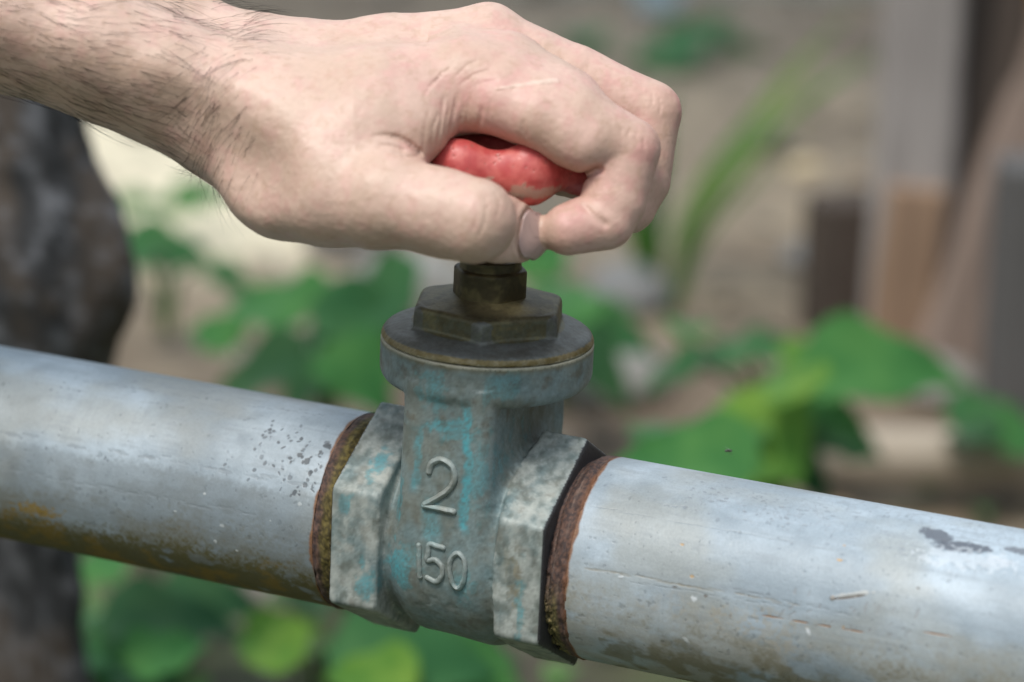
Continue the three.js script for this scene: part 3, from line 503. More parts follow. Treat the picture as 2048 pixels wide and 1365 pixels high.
// ---------------------------------------------------------------- the yard behind: soil, litter, plants, boards, trees
const ray = (px, py) => new THREE.Vector3((px - 1024) / FP, -(py - 682.5) / FP, -1).applyMatrix4(HB);
const away = (px, py, dist) => camera.position.clone().addScaledVector(ray(px, py), dist);           // a point DIST metres in front of the camera
const soilAt = (px, py) => { const r = ray(px, py); return camera.position.clone().addScaledVector(r, -camera.position.y / r.y); };
const groundY = (x, z) => 0.05 * (fbm(x * 1.3 + 20, 1, z * 1.3, 3) - 0.5) + 0.02 * (fbm(x * 7, 4, z * 7, 3) - 0.5);
{
  const sunPatch = soilAt(345, 330), n = 260, pos = [], col = [], idx = [], X = (t) => 3.2 * t + 14 * t ** 3 + 40 * t ** 9;
  for (let j = 0; j <= n; j++) for (let i = 0; i <= n; i++) {
    const x = X(i / n * 2 - 1) - 0.4, z = X(j / n * 2 - 1) - 1.2; pos.push(x, groundY(x, z), z);
    const a = fbm(x * 2.2, 3, z * 2.2, 4), b = fbm(x * 9, 7, z * 9, 3), c = fbm(x * 40, 7, z * 40, 2), e = fbm(x * 1.1 + 8, 2, z * 1.1 + 3, 3);
    let k = mix3([0.115, 0.082, 0.055], [0.235, 0.183, 0.125], step(0.36, 0.64, a * 0.7 + b * 0.3)); const damp = step(-1.0, -0.7, z + 0.3 * x + 0.25 * (a - 0.5) + 0.1 * (b - 0.5)); k = mix3(k, mix3([0.045, 0.04, 0.026], [0.05, 0.07, 0.024], step(0.4, 0.6, b)), 0.9 * damp);
    k = mix3(k, [0.085, 0.068, 0.05], 0.4 * step(0.55, 0.7, b));
    const q = Math.hypot(x - sunPatch.x, z - sunPatch.z); k = mix3(k, [0.74, 0.63, 0.45], 0.95 * step(0.5, 0.22, q + 0.5 * (a - 0.5) + 0.2 * (b - 0.5)));   // a sunlit patch, painted into the soil colour
    const s = 0.7 + 0.6 * c; col.push(k[0] * s, k[1] * s, k[2] * s);
    if (i && j) { const p = j * (n + 1) + i; idx.push(p - n - 2, p - 1, p, p - n - 2, p, p - n - 1); }
  }
  const g = new THREE.BufferGeometry(); g.setAttribute('position', new THREE.Float32BufferAttribute(pos, 3)); g.setAttribute('color', new THREE.Float32BufferAttribute(col, 3)); g.setIndex(idx); g.computeVertexNormals();
  setting('ground', g, new THREE.MeshStandardMaterial({ vertexColors: true, roughness: 0.95 }), 'bare brown soil with one sunlit patch painted pale');
}
const leafGreen = [[0.05, 0.185, 0.045], [0.038, 0.14, 0.045], [0.11, 0.25, 0.035], [0.03, 0.1, 0.036]].map((c) => new THREE.MeshPhysicalMaterial({ color: new THREE.Color().setRGB(...c), roughness: 0.55, specularIntensity: 0.35, transmission: 0.35, thickness: 0, side: THREE.DoubleSide, vertexColors: true }));
for (const m of leafGreen) m.roughness = 0.9;
const stemGreen = new THREE.MeshStandardMaterial({ color: new THREE.Color().setRGB(0.10, 0.16, 0.05), roughness: 0.7 });
function leafShape(length, width, droop, fold, tip = 1) { // from its stalk along +x, face up
  const n = 10, pos = [], idx = [];
  for (let i = 0; i <= n; i++) {
    const t = i / n, w = width * 0.5 * Math.pow(Math.sin(Math.PI * Math.pow(t, 0.62)), 0.75) * (1 - 0.25 * t * tip) + 0.0004, y = -droop * length * t * t;
    for (let j = -2; j <= 2; j++) { const u = j / 2; pos.push(length * t, y + fold * Math.abs(u) * w + 0.06 * width * Math.sin(t * 14 + u * 3) * Math.abs(u), u * w); }
    if (i) for (let j = 0; j < 4; j++) { const p = (i - 1) * 5 + j; idx.push(p, p + 1, p + 6, p, p + 6, p + 5); }
  }
  const g = new THREE.BufferGeometry(); g.setAttribute('position', new THREE.Float32BufferAttribute(pos, 3)); g.setIndex(idx); g.computeVertexNormals();
  g.setAttribute('color', new THREE.Float32BufferAttribute(pos.map((_, k) => { const v = k - k % 3, s = 0.55 + 0.9 * fbm(pos[v] * 4 / length + width * 50, pos[v + 2] * 9 / length, droop * 9, 3); return k % 3 === 0 ? s * s * 1.1 : s; }), 3)); return g;
}
const broad = [leafShape(1, 0.72, 0.25, 0.25), leafShape(1, 0.62, 0.4, 0.35), leafShape(1, 0.85, 0.15, 0.15)], strap = [leafShape(1, 0.075, 0.3, 0.3), leafShape(1, 0.085, 0.15, 0.3)];
const tube = (pts, r0, r1, seg = 10, sides = 6) => {
  const c = new THREE.CatmullRomCurve3(pts), g = new THREE.TubeGeometry(c, seg, 1, sides), p = g.attributes.position, o = new THREE.Vector3();
  for (let i = 0; i <= seg; i++) { c.getPointAt(i / seg, o); const r = lerp(r0, r1, i / seg); for (let j = 0; j <= sides; j++) { const k = i * (sides + 1) + j; p.setXYZ(k, o.x + (p.getX(k) - o.x) * r, o.y + (p.getY(k) - o.y) * r, o.z + (p.getZ(k) - o.z) * r); } }
  return g;
};
const V = (x, y, z) => new THREE.Vector3(x, y, z);
function addLeaf(plant, geo, mat, base, heading, pitch, roll, size) {
  const m = part(plant, 'leaf', geo, mat); m.position.copy(base); m.rotation.set(roll, heading, pitch, 'YZX'); m.scale.setScalar(size); return m;
}
// a plant whose leaves are given as [px, py, distance, heading, pitch, size, tone]: where each blade's middle is, and how it is turned
function broadPlant(label, root, leaves, group) {
  const t = thing('broadleaf_plant', label, 'plant', group); t.position.copy(root);
  leaves.forEach(([px, py, dist, heading, pitch, size, tone], i) => {
    const mid = away(px, py, dist).sub(root), dir = V(Math.cos(heading) * Math.cos(pitch), Math.sin(pitch), -Math.sin(heading) * Math.cos(pitch)), base = mid.clone().addScaledVector(dir, -size * 0.5);
    addLeaf(t, broad[i % 3], leafGreen[tone], base, heading, pitch, 0.5 * Math.cos(heading) + rr(-0.2, 0.2), size);
    part(t, 'stem', tube([V(rr(-0.01, 0.01), -0.02, rr(-0.01, 0.01)), V(base.x * 0.35, Math.max(0.01, base.y * 0.6), base.z * 0.35), base.clone().addScaledVector(dir, 0.002)], 0.0026, 0.0013), stemGreen);
  });
  return t;
}
const R = Math.PI;
broadPlant('tall broadleaf plant with one wide pale-lit leaf, growing before the leaning boards', soilAt(1560, 985), [
  [1760, 725, 1.62, 0.25, 0.15, 0.095, 0], [1650, 700, 1.7, 0.9, 0.2, 0.06, 2], [1580, 760, 1.58, 2.4, 0.0, 0.05, 2], [1480, 860, 1.6, 2.0, 0.1, 0.045, 0], [1640, 800, 1.66, 0.1, -0.1, 0.075, 0], [1545, 860, 1.6, -0.7, -0.5, 0.07, 2], [1500, 780, 1.68, 2.2, 0.1, 0.06, 0], [1380, 640, 1.7, 1.8, 0.2, 0.05, 0], [1440, 700, 1.75, 2.6, -0.1, 0.06, 1], [1560, 690, 1.8, 0.9, 0.1, 0.05, 1], [1330, 740, 1.78, 3.0, -0.3, 0.06, 1], [1420, 830, 1.72, 2.4, -0.4, 0.06, 3], [1610, 930, 1.65, 0, -0.7, 0.06, 3], [1500, 940, 1.62, -1.2, -0.9, 0.06, 2], [1700, 880, 1.72, 0.4, -0.3, 0.05, 3]]);
broadPlant('low broadleaf plant with rounded leaves crowding against the pale pipe', soilAt(1380, 1050), [
  [1370, 905, 1.36, 3.3, 0.05, 0.075, 0], [1290, 890, 1.42, 2.7, -0.1, 0.06, 0], [1450, 925, 1.42, 0.4, 0, 0.06, 2], [1330, 850, 1.5, 1.7, 0.1, 0.05, 1]]);
broadPlant('broadleaf plant with dark green leaves behind the valve', soilAt(640, 900), [
  [690, 615, 1.75, 2.9, -0.25, 0.115, 1], [760, 640, 1.72, 0.3, -0.1, 0.09, 1], [540, 600, 1.8, 2.9, -0.05, 0.08, 0], [650, 730, 1.7, 3.6, -0.5, 0.085, 1], [500, 740, 1.75, 3.4, -0.3, 0.085, 3], [720, 745, 1.65, -0.5, -0.5, 0.06, 0], [770, 720, 1.7, 0.1, -0.1, 0.05, 2], [590, 800, 1.68, 3.8, -0.6, 0.06, 3], [430, 660, 1.85, 3.0, 0, 0.05, 0]]);
broadPlant('small broadleaf weed beside the hexagonal bonnet of the valve', soilAt(1130, 800), [
  [1120, 590, 1.85, 2.0, 0.35, 0.085, 0], [1180, 600, 1.9, 0.7, 0.3, 0.07, 0], [1080, 500, 1.95, 1.6, 0.6, 0.06, 0], [1230, 660, 1.85, 0.2, -0.2, 0.06, 1], [1200, 730, 1.8, -0.3, -0.5, 0.06, 3]]);
broadPlant('weed with yellow-green and dark leaves on the soil below the valve', soilAt(640, 1420), [
  [530, 1285, 1.42, 2.9, 0.1, 0.05, 2], [560, 1250, 1.45, 0.5, 0.3, 0.04, 2], [820, 1310, 1.40, 0.2, 0.05, 0.085, 1], [900, 1290, 1.46, 0.4, 0.1, 0.07, 1], [960, 1350, 1.42, -0.3, -0.1, 0.06, 0], [740, 1350, 1.38, 3.3, 0.0, 0.05, 2], [640, 1180, 1.55, 1.4, 0.1, 0.05, 3]]);
broadPlant('dark broadleaf weed on the soil under the mossy pipe', soilAt(240, 1420), [
  [280, 1335, 1.40, 2.6, 0.05, 0.065, 1], [190, 1350, 1.43, 3.0, 0.1, 0.05, 0], [330, 1300, 1.38, 0.9, 0.2, 0.045, 0], [340, 1230, 1.45, 0.5, 0.1, 0.075, 3], [220, 1200, 1.5, 2.2, 0, 0.07, 1], [210, 1120, 1.55, 1.7, 0.3, 0.045, 0], [420, 1190, 1.52, 0.2, 0, 0.06, 3], [160, 1300, 1.44, 3.3, 0, 0.06, 1]]);
broadPlant('small weed in the sunlit gap beside the dark trunk', soilAt(330, 640), [
  [335, 495, 2.1, 0.3, 0.0, 0.075, 1], [300, 400, 2.45, 0.8, 0.2, 0.06, 0], [400, 390, 2.5, 0.5, 0.3, 0.06, 0], [270, 520, 2.1, 2.8, -0.2, 0.06, 3], [470, 560, 2.1, 0.1, -0.3, 0.05, 1]]);
broadPlant('weed at the foot of the grey slab', soilAt(1960, 930), [[1990, 830, 1.9, 0.6, 0.1, 0.07, 1], [1930, 850, 1.85, 2.5, 0, 0.06, 3], [2030, 870, 1.85, 0.2, -0.2, 0.06, 0]]);
broadPlant('weed growing far back near the kerb', soilAt(1380, 180), [[1360, 90, 3.2, 1.5, 0.4, 0.12, 1], [1330, 140, 3.2, 2.5, 0.1, 0.1, 1], [1400, 60, 3.25, 0.8, 0.5, 0.1, 1], [1500, 110, 3.3, 0.5, 0.1, 0.09, 3], [1160, 60, 3.3, 2.2, 0.3, 0.1, 1]]);
{ // grass with long arching blades
  const root = soilAt(1340, 470), t = thing('grass_tuft', 'tuft of long arching grass blades leaning towards the boards', 'grass'); t.position.copy(root);
  const blades = [[1345, 420, 1590, 130, 2.1], [1350, 425, 1610, 150, 2.15], [1335, 425, 1640, 110, 2.15], [1330, 430, 1660, 80, 2.2], [1350, 440, 1520, 200, 2.05], [1320, 450, 1290, 200, 2.1], [1360, 460, 1480, 260, 2.0], [1310, 455, 1200, 330, 2.1], [1345, 455, 1430, 330, 1.98], [1335, 450, 1560, 210, 2.15]];
  blades.forEach(([x0, y0, x1, y1, d], i) => { const a = away(x0, y0, d + 0.25).sub(root); a.y = 0; const b = away(x1, y1, d + 0.1).sub(root), L = a.distanceTo(b), dir = b.clone().sub(a).normalize(); addLeaf(t, strap[i % 2], leafGreen[i % 3 === 2 ? 0 : 2], a, Math.atan2(-dir.z, dir.x), Math.asin(dir.y) + 0.15, rr(0.4, 1.0), L * 1.05); });
}
// ---- weathered wood
const woods = [[0.30, 0.27, 0.255], [0.27, 0.175, 0.115], [0.062, 0.045, 0.035], [0.36, 0.19, 0.065], [0.21, 0.155, 0.125]].map((c) => {
  const t = texture(128, 512, (i, j) => { const g = fbm(i * 0.35, j * 0.012, 2, 4), b = fbm(i * 0.05, j * 0.01, 8, 3), s = 0.55 + 0.6 * g + 0.35 * b; return [c[0] * s, c[1] * s, c[2] * s]; }, true);
  return new THREE.MeshStandardMaterial({ map: t, roughness: 0.85 });
});
function board(name, label, foot, top, width, thick, wood, turn = 0, group) { // a sawn board with worn edges standing from FOOT to TOP
  const t = thing(name, label, 'board', group), d = top.clone().sub(foot), L = d.length(), s = new THREE.Shape(), w = width / 2, q = thick / 2, c = Math.min(q * 0.4, 0.006);
  s.moveTo(-w + c, -q); s.lineTo(w - c, -q); s.lineTo(w, -q + c); s.lineTo(w, q - c); s.lineTo(w - c, q); s.lineTo(-w + c, q); s.lineTo(-w, q - c); s.lineTo(-w, -q + c); s.closePath();
  const g = new THREE.ExtrudeGeometry(s, { depth: L, steps: 24, bevelEnabled: true, bevelSize: 0.003, bevelThickness: 0.003, bevelSegments: 1 }).rotateX(-Math.PI / 2), p = g.attributes.position;
  const uv = g.attributes.uv;
  for (let i = 0; i < p.count; i++) { const y = p.getY(i), e = 0.004 * (fbm(y * 12 + label.length, 2, 3, 3) - 0.5); p.setX(i, p.getX(i) * (1 + 0.1 * (fbm(y * 5, label.length, 1, 2) - 0.5)) + e); p.setZ(i, p.getZ(i) + e); uv.setXY(i, (p.getX(i) + p.getZ(i)) * 8, y * 2); }
  g.computeVertexNormals();
  t.position.copy(foot); t.quaternion.setFromUnitVectors(V(0, 1, 0), d.normalize()).multiply(new THREE.Quaternion().setFromAxisAngle(V(0, 1, 0), turn));
  part(t, 'plank', g, wood); return t;
}
const face = 22.6 * Math.PI / 180, foot = (px, py) => { const p = soilAt(px, py); p.y = groundY(p.x, p.z) - 0.02; return p; };
const rise = (f, px, py, back = 0) => { const r = ray(px, py), n = V(hz.x, 0, hz.z).normalize(), t = n.dot(f.clone().sub(camera.position)) / n.dot(r) + back; return camera.position.clone().addScaledVector(r, t); };
{
  let f = foot(1800, 700); board('fence_board', 'tall pale grey weathered board standing upright, browner at its foot', f, rise(f, 1880, -420), 0.056, 0.024, woods[0], face);
  f = foot(1790, 716); f = foot(1800, 690);
  { const a = foot(1790, 712); board('fence_board', 'short tan board nailed against the foot of the pale grey board', a, rise(a, 1838, 380), 0.04, 0.02, woods[1], face + 0.1); }
  f = foot(1680, 680); board('fence_post', 'short dark sawn post beside the pale grey board', f, rise(f, 1695, 400), 0.045, 0.045, woods[2], face + 0.3);
  f = foot(1900, 690); board('fence_board', 'dark wide board leaning behind the pale grey board', f, rise(f, 1990, -300, 0.05), 0.075, 0.03, woods[2], face - 0.1);
  f = foot(1880, 730); board('fence_board', 'grey-brown pole leaning steeply across the dark board', f, rise(f, 2120, 60, 0.1), 0.05, 0.035, woods[4], face + 0.2);
  f = foot(1985, 660); board('fence_board', 'orange-brown new board behind the leaning pole', f, rise(f, 1990, -80, 0.1), 0.085, 0.03, woods[3], face);
  f = foot(2140, 820); board('slab', 'plain grey concrete slab standing on edge past the leaning pole', f, rise(f, 2170, 330), 0.12, 0.05, new THREE.MeshStandardMaterial({ color: new THREE.Color().setRGB(0.095, 0.09, 0.088), roughness: 0.9 }), face).userData.category = 'slab';
}
{ // a barkless stick on the soil
  const a = soilAt(1630, 975), b = soilAt(2090, 985), t = thing('dry_log', 'pale barkless log lying across the soil beyond the pipe', 'log'); a.y = b.y = 0.022; t.position.copy(a); b.sub(a);
  part(t, 'log', tube([V(0, 0, 0), b.clone().multiplyScalar(0.5).add(V(0, 0.004, 0.01)), b], 0.021, 0.017, 16, 12), new THREE.MeshStandardMaterial({ color: new THREE.Color().setRGB(0.36, 0.30, 0.235), roughness: 0.9 }));
}
{ // far kerb and a scrap of blue plastic
  const a = soilAt(1000, -12), b = soilAt(1840, -14), d = b.clone().sub(a), g = new THREE.ExtrudeGeometry(new THREE.Shape([new THREE.Vector2(0, 0), new THREE.Vector2(0.1, 0), new THREE.Vector2(0.1, 0.09), new THREE.Vector2(0.085, 0.1), new THREE.Vector2(0.015, 0.1), new THREE.Vector2(0, 0.09)]), { depth: d.length(), bevelEnabled: false });
  const t = thing('concrete_kerb', 'pale concrete kerb edging the far side of the yard', 'kerb'); t.position.copy(a); t.position.y = -0.02; t.rotation.y = Math.atan2(d.x, d.z); part(t, 'kerb_block', g, new THREE.MeshStandardMaterial({ color: new THREE.Color().setRGB(0.36, 0.38, 0.34), roughness: 0.9 }));
  const p = soilAt(1315, 40), bt = thing('plastic_bottle', 'pale blue plastic bottle standing on the soil before the kerb', 'bottle'); bt.position.set(p.x, groundY(p.x, p.z), p.z);
  part(bt, 'bottle_body', new THREE.LatheGeometry([[0.0, 0], [0.026, 0.001], [0.029, 0.006], [0.029, 0.03], [0.027, 0.036], [0.029, 0.042], [0.029, 0.075], [0.022, 0.095], [0.011, 0.108], [0.011, 0.116], [0, 0.116]].map((v) => new THREE.Vector2(...v)), 24), new THREE.MeshPhysicalMaterial({ color: new THREE.Color().setRGB(0.42, 0.56, 0.62), roughness: 0.3 }));
  part(bt, 'bottle_cap', new THREE.CylinderGeometry(0.0125, 0.0125, 0.014, 20).translate(0, 0.122, 0), new THREE.MeshStandardMaterial({ color: new THREE.Color().setRGB(0.5, 0.62, 0.68), roughness: 0.5 }));
}
// ---- stones, each an uneven lump set in the soil
{
  const lump = (k) => { const g = new THREE.IcosahedronGeometry(1, 3), p = g.attributes.position; for (let i = 0; i < p.count; i++) { const x = p.getX(i), y = p.getY(i), z = p.getZ(i), s = 0.72 + 0.55 * fbm(x * 1.3 + k * 9, y * 1.3, z * 1.3, 3); p.setXYZ(i, x * s, y * s * 0.68, z * s); } g.computeVertexNormals(); return g; };
  const shapes = [lump(1), lump(2), lump(3)], tones = [[0.25, 0.235, 0.21], [0.58, 0.46, 0.29], [0.19, 0.185, 0.18], [0.17, 0.15, 0.13]].map((c) => new THREE.MeshStandardMaterial({ color: new THREE.Color().setRGB(...c), roughness: 0.9 }));
  const list = [[1610, 345, 0.016, 1, 'cream-coloured stone lying beyond the grass tuft'], [1612, 525, 0.021, 2, 'light grey stone beside the short dark post'], [1940, 690, 0.028, 0, 'white stone at the foot of the leaning pole'], [630, 755, 0.028, 0, 'pale stone among the dark leaves behind the valve'], [1260, 600, 0.036, 2, 'grey stone behind the bonnet of the valve'], [1230, 790, 0.04, 0, 'pale flat stone behind the valve flange'], [830, 590, 0.05, 0, 'broad pale stone behind the packing nut'], [1880, 800, 0.03, 0, 'small whitish stone before the leaning pole'], [700, 480, 0.04, 3, 'brown stone behind the thumb'], [560, 1180, 0.02, 3, 'dark pebble under the mossy pipe'], [1520, 300, 0.03, 3, 'brown stone in the grass tuft']];
  list.forEach(([px, py, r, tone, label], i) => { const m = part(scene, numbered('stone'), shapes[i % 3], tones[tone]), p = soilAt(px, py); m.position.set(p.x, groundY(p.x, p.z) + r * 0.3, p.z); m.scale.set(r * 1.2, r, r); m.rotation.y = rr(0, 6); m.userData = { label, category: 'stone', group: 'stones on the soil' }; });
}
{ // crumbs of soil, grit and dead leaves
  const bit = new THREE.IcosahedronGeometry(1, 1), q = bit.attributes.position; for (let i = 0; i < q.count; i++) { const s = 0.7 + 0.6 * noise(q.getX(i) * 2, q.getY(i) * 2, q.getZ(i) * 2); q.setXYZ(i, q.getX(i) * s, q.getY(i) * s * 0.6, q.getZ(i) * s); } bit.computeVertexNormals();
  const dead = leafShape(1, 0.5, 0.2, 0.5), M = new THREE.Matrix4(), Q = new THREE.Quaternion(), E = new THREE.Euler(), C = new THREE.Color();
  for (const [name, label, geo, count, size, tones] of [['grit', 'grit and crumbs of soil', bit, 6000, [0.003, 0.011], [[0.17, 0.15, 0.12], [0.24, 0.21, 0.18], [0.11, 0.09, 0.07]]], ['leaf_litter', 'scattered dead brown leaves', dead, 700, [0.02, 0.05], [[0.19, 0.13, 0.08], [0.22, 0.17, 0.11], [0.12, 0.085, 0.06], [0.25, 0.20, 0.15]]]]) {
    const m = new THREE.InstancedMesh(geo, new THREE.MeshStandardMaterial({ roughness: 0.9, side: THREE.DoubleSide }), count); m.name = name; m.castShadow = m.receiveShadow = true; m.userData = { kind: 'stuff', label };
    for (let i = 0; i < count; i++) { const w = 3.4 * Math.sqrt(rnd()), t0 = rr(0, 6.283), p = V(-0.4 + w * Math.cos(t0), 0, -1.0 + w * Math.sin(t0)), s = rr(...size); E.set(rr(-0.4, 0.4), rr(0, 6.28), rr(-0.4, 0.4)); M.compose(V(p.x, groundY(p.x, p.z) + (geo === dead ? 0.006 : s * 0.2), p.z), Q.setFromEuler(E), V(s, s, s)); m.setMatrixAt(i, M); const t = tones[Math.floor(rnd() * tones.length)]; m.setColorAt(i, C.setRGB(...t)); }
    scene.add(m);
  }
}
// ---- trees
const bark = new THREE.MeshStandardMaterial({ vertexColors: true, roughness: 0.95 });
function barked(g, seedX) { // bark in plates, with patches of pale lichen
  g.computeVertexNormals();
  const p = g.attributes.position, nn = g.attributes.normal, col = new Float32Array(p.count * 3);
  for (let i = 0; i < p.count; i++) {
    const x = p.getX(i), y = p.getY(i), z = p.getZ(i), h = fbm(x * 45 + seedX, y * 18, z * 45, 3), b = fbm(x * 38, y * 22 + seedX, z * 38, 3), l = fbm(x * 190 + 5, y * 150 + seedX, z * 190, 3);
    p.setXYZ(i, x + nn.getX(i) * 0.018 * (h - 0.5), y, z + nn.getZ(i) * 0.018 * (h - 0.5));
    let k = mix3([0.024, 0.024, 0.025], [0.06, 0.046, 0.036], step(0.42, 0.58, b)); k = mix3(k, [0.15, 0.15, 0.16], 0.7 * step(0.5, 0.7, l)); col.set(k, 3 * i);
  }
  g.setAttribute('color', new THREE.BufferAttribute(col, 3)); g.deleteAttribute('uv'); g.computeVertexNormals(); return g;
}
const crownGreen = new THREE.MeshStandardMaterial({ color: new THREE.Color().setRGB(0.05, 0.13, 0.035), roughness: 0.8, side: THREE.DoubleSide });
function crown(t, blobs, count, size, keep = () => true) {
  const base = new THREE.BufferGeometry(); base.setAttribute('position', new THREE.Float32BufferAttribute([0, 0, 0, 0.45, 0.02, 0.27, 1, -0.12, 0, 0.45, 0.02, -0.27, 0.5, -0.08, 0], 3)); base.setIndex([0, 1, 4, 1, 2, 4, 2, 3, 4, 3, 0, 4]); base.computeVertexNormals();
  const E = new THREE.Euler(), Q = new THREE.Quaternion(), M = new THREE.Matrix4();
  const bp = base.attributes.position.array, bi = base.index.array, bn = base.attributes.normal.array, pos = [], nor = [], idx = [], v = V(0, 0, 0);
  for (let i = 0; i < count; i++) {
    const [cx, cy, cz, rx, ry] = blobs[Math.floor(rnd() * blobs.length)]; let a, b, c; do { a = rr(-1, 1); b = rr(-1, 1); c = rr(-1, 1); } while (a * a + b * b + c * c > 1);
    const o = V(cx + a * rx, cy + b * ry, cz + c * rx); if (!keep(o)) continue;
    const s = rr(...size); M.compose(o, Q.setFromEuler(E.set(rr(-0.7, 0.7), rr(0, 6.28), rr(-0.7, 0.7))), V(s, s, s));
    const n0 = pos.length / 3; for (let k = 0; k < bp.length; k += 3) { v.set(bp[k], bp[k + 1], bp[k + 2]).applyMatrix4(M); pos.push(v.x, v.y, v.z); v.set(bn[k], bn[k + 1], bn[k + 2]).applyQuaternion(Q); nor.push(v.x, v.y, v.z); } for (const k of bi) idx.push(n0 + k);
  }
  const g = new THREE.BufferGeometry(); g.setAttribute('position', new THREE.Float32BufferAttribute(pos, 3)); g.setAttribute('normal', new THREE.Float32BufferAttribute(nor, 3)); g.setIndex(idx);
  return part(t, 'crown', g, crownGreen);
}
{ // the dark trunk on the left, swollen where a limb was lost
  const t = thing('tree', 'dark swollen tree trunk with pale lichen behind the mossy pipe', 'tree'), c = away(55, 600, 1.3); t.position.set(c.x, 0, c.z);
  const prof = [[0, 0.06], [0.06, 0.03], [0.13, 0.025], [0.18, 0.027], [0.218, 0.034], [0.25, 0.043], [0.276, 0.046], [0.30, 0.04], [0.328, 0.03], [0.37, 0.026], [0.6, 0.026], [1.0, 0.027], [1.6, 0.024], [2.4, 0.016]], g = new THREE.LatheGeometry(new THREE.SplineCurve(prof.map(([y, r]) => new THREE.Vector2(r, y))).getPoints(160), 64), p = g.attributes.position;
  for (let i = 0; i < p.count; i++) { const y = p.getY(i), b = step(0.10, 0.26, y) * step(0.45, 0.3, y); p.setX(i, p.getX(i) - 0.30 * Math.max(0, y - 0.35) ** 1.5 + 0.004 * b); p.setZ(i, p.getZ(i) - 0.1 * Math.max(0, y - 0.35)); }
  part(t, 'trunk', barked(g, 3), bark);
  for (const [y, dx, dz, L] of [[1.5, -0.5, 0.2, 0.9], [1.9, 0.1, -0.6, 0.8], [2.2, -0.6, -0.5, 0.7]]) { const o = V(-0.30 * (y - 0.35) ** 1.5, y, -0.1 * (y - 0.35)); part(t, 'limb', barked(tube([o, o.clone().add(V(dx * 0.5 * L, 0.3 * L, dz * 0.5 * L)), o.clone().add(V(dx * L, 0.75 * L, dz * L))], 0.018, 0.006, 10, 8), y), bark); }
  crown(t, [[-0.9, 2.7, 0, 0.5, 0.35], [-0.7, 2.9, -0.7, 0.45, 0.3], [-1.3, 2.9, -0.4, 0.5, 0.35]], 700, [0.08, 0.14]);
}
{ // foliage screens added beyond the picture to hold back the low sky
  for (const [label, x, z, w, turn] of [['added unseen screen of foliage against the low sky behind the photographer', 0.9, 4.2, 8, 0], ['added unseen screen of foliage against the low sky by the mossy pipe', -4.4, 0.4, 8, Math.PI / 2], ['added unseen screen of foliage against the low sky by the pale pipe', 5.2, 0.8, 7, Math.PI / 2], ['added unseen screen of foliage against the low sky far behind the kerb', -2.5, -8.5, 12, 0.35]]) {
    const t = thing('added_hedge', label, 'added_hedge'), n = Math.round(w / 0.5); t.position.set(x, 0, z); t.rotation.y = turn;
    const blobs = []; for (let i = 0; i < n; i++) for (let j = 0; j < (z > 3 ? 2 : 5); j++) blobs.push([(i + 0.5) / n * w - w / 2, 0.3 + j * 0.5, 0, 0.4, 0.34]);
    crown(t, blobs, blobs.length * 34, [0.14, 0.24]).name = 'foliage';
    for (let i = 0; i < n; i += 2) part(t, 'stem', barked(tube([V((i + 0.5) / n * w - w / 2, -0.05, 0), V((i + 0.55) / n * w - w / 2, 1, 0.05), V((i + 0.45) / n * w - w / 2, z > 3 ? 1.05 : 2, 0)], 0.03, 0.01, 8, 7), i), bark);
  }
}
{ // a small fly on the wing above the pipe
  const t = thing('fly', 'tiny dark fly on the wing just above the pale pipe', 'insect'); t.position.copy(away(1457, 902, 0.86)); t.rotation.set(0.3, 0.9, -0.35); t.scale.setScalar(0.0012);
  const dark = new THREE.MeshStandardMaterial({ color: new THREE.Color().setRGB(0.09, 0.08, 0.065), roughness: 0.5 }), wing = new THREE.MeshPhysicalMaterial({ color: new THREE.Color().setRGB(0.35, 0.35, 0.32), roughness: 0.4, transmission: 0.5, thickness: 0, side: THREE.DoubleSide });
  const b = new THREE.LatheGeometry([[0, -1.1], [0.25, -0.9], [0.34, -0.4], [0.26, 0.05], [0.33, 0.35], [0.2, 0.62], [0.27, 0.82], [0.2, 1.02], [0, 1.08]].map((v) => new THREE.Vector2(...v)), 14).rotateZ(-Math.PI / 2); part(t, 'fly_body', b, dark);
  for (const s of [-1, 1]) { const m = part(t, 'wing', leafShape(1.3, 0.5, 0.05, 0.1, 0), wing); m.position.set(0.3, 0.25, 0.1 * s); m.rotation.set(0.3 * s, s * 2.3, 0.35, 'YZX'); for (const k of [-0.3, 0.1, 0.5]) part(t, 'leg', tube([V(k * 0.4 + 0.2, -0.1, 0.15 * s), V(k + 0.2, -0.3, 0.6 * s), V(k * 1.6 + 0.2, -0.9, 0.75 * s)], 0.05, 0.025, 6, 5), dark); }
}
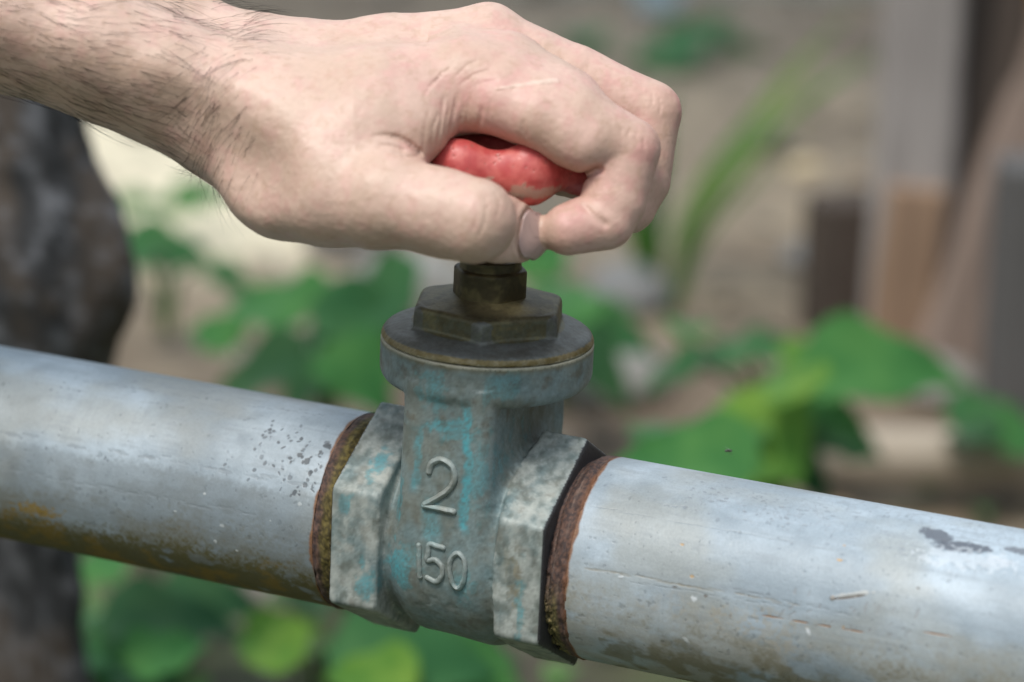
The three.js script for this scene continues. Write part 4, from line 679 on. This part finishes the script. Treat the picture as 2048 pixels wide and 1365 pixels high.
{ // added unseen board wall; it keeps the low sky off the valve from that side
  const t = thing('added_shade_wall', 'added unseen board wall that shades the valve from the side of the pale pipe', 'wall'), n = 22, w = 0.16, side = V(hx.x, 0, hx.z).normalize(), back = V(-hz.x, 0, -hz.z).normalize(), o = V(0, 0, 0).addScaledVector(side, 1.45).addScaledVector(back, 2.2), q = Math.atan2(back.x, back.z) + Math.PI / 2;
  t.position.copy(o); t.rotation.y = Math.atan2(-back.z, back.x);
  for (let i = 0; i < n; i++) { const g = new THREE.BoxGeometry(w - 0.006, 1.85 + 0.02 * noise(i * 1.7, 1, 1), 0.022, 3, 8, 1), p = g.attributes.position; for (let k = 0; k < p.count; k++) p.setX(k, p.getX(k) * (1 + 0.02 * (noise(p.getY(k) * 4, i, 1) - 0.5))); g.computeVertexNormals(); part(t, 'board', g, woods[i % 3 === 1 ? 4 : 2]).position.set(-i * w, 0.93, 0.004 * noise(i * 3.1, 2, 2)); }
  for (const y of [0.35, 1.5]) part(t, 'rail', new THREE.BoxGeometry(n * w, 0.08, 0.04).translate(-(n - 1) * w / 2, y, 0.035), woods[4]);
}
{ // low green ground cover over the damp soil under and before the pipe
  const count = 9000, geo = leafShape(1, 0.7, 0.3, 0.3), m = new THREE.InstancedMesh(geo, new THREE.MeshStandardMaterial({ roughness: 0.8, side: THREE.DoubleSide }), count), M = new THREE.Matrix4(), Q = new THREE.Quaternion(), E = new THREE.Euler(), C = new THREE.Color(); m.name = 'ground_cover'; m.castShadow = m.receiveShadow = true; m.userData = { kind: 'stuff', label: 'low green ground cover on the damp soil under the pipe' };
  for (let i = 0; i < count; i++) { const x = rr(-2.2, 2.2), z = rr(-0.95, 2.6) - 0.3 * x - 0.15 * rnd(), s = rr(0.012, 0.035); E.set(rr(-0.6, 0.6), rr(0, 6.28), rr(-0.2, 0.7)); M.compose(V(x, groundY(x, z) + rr(0.002, 0.03), z), Q.setFromEuler(E), V(s, s, s)); m.setMatrixAt(i, M); const t = rnd(); m.setColorAt(i, C.setRGB(lerp(0.03, 0.09, t), lerp(0.09, 0.19, t), lerp(0.025, 0.045, t))); }
  scene.add(m);
}
renderer.render(scene, camera);
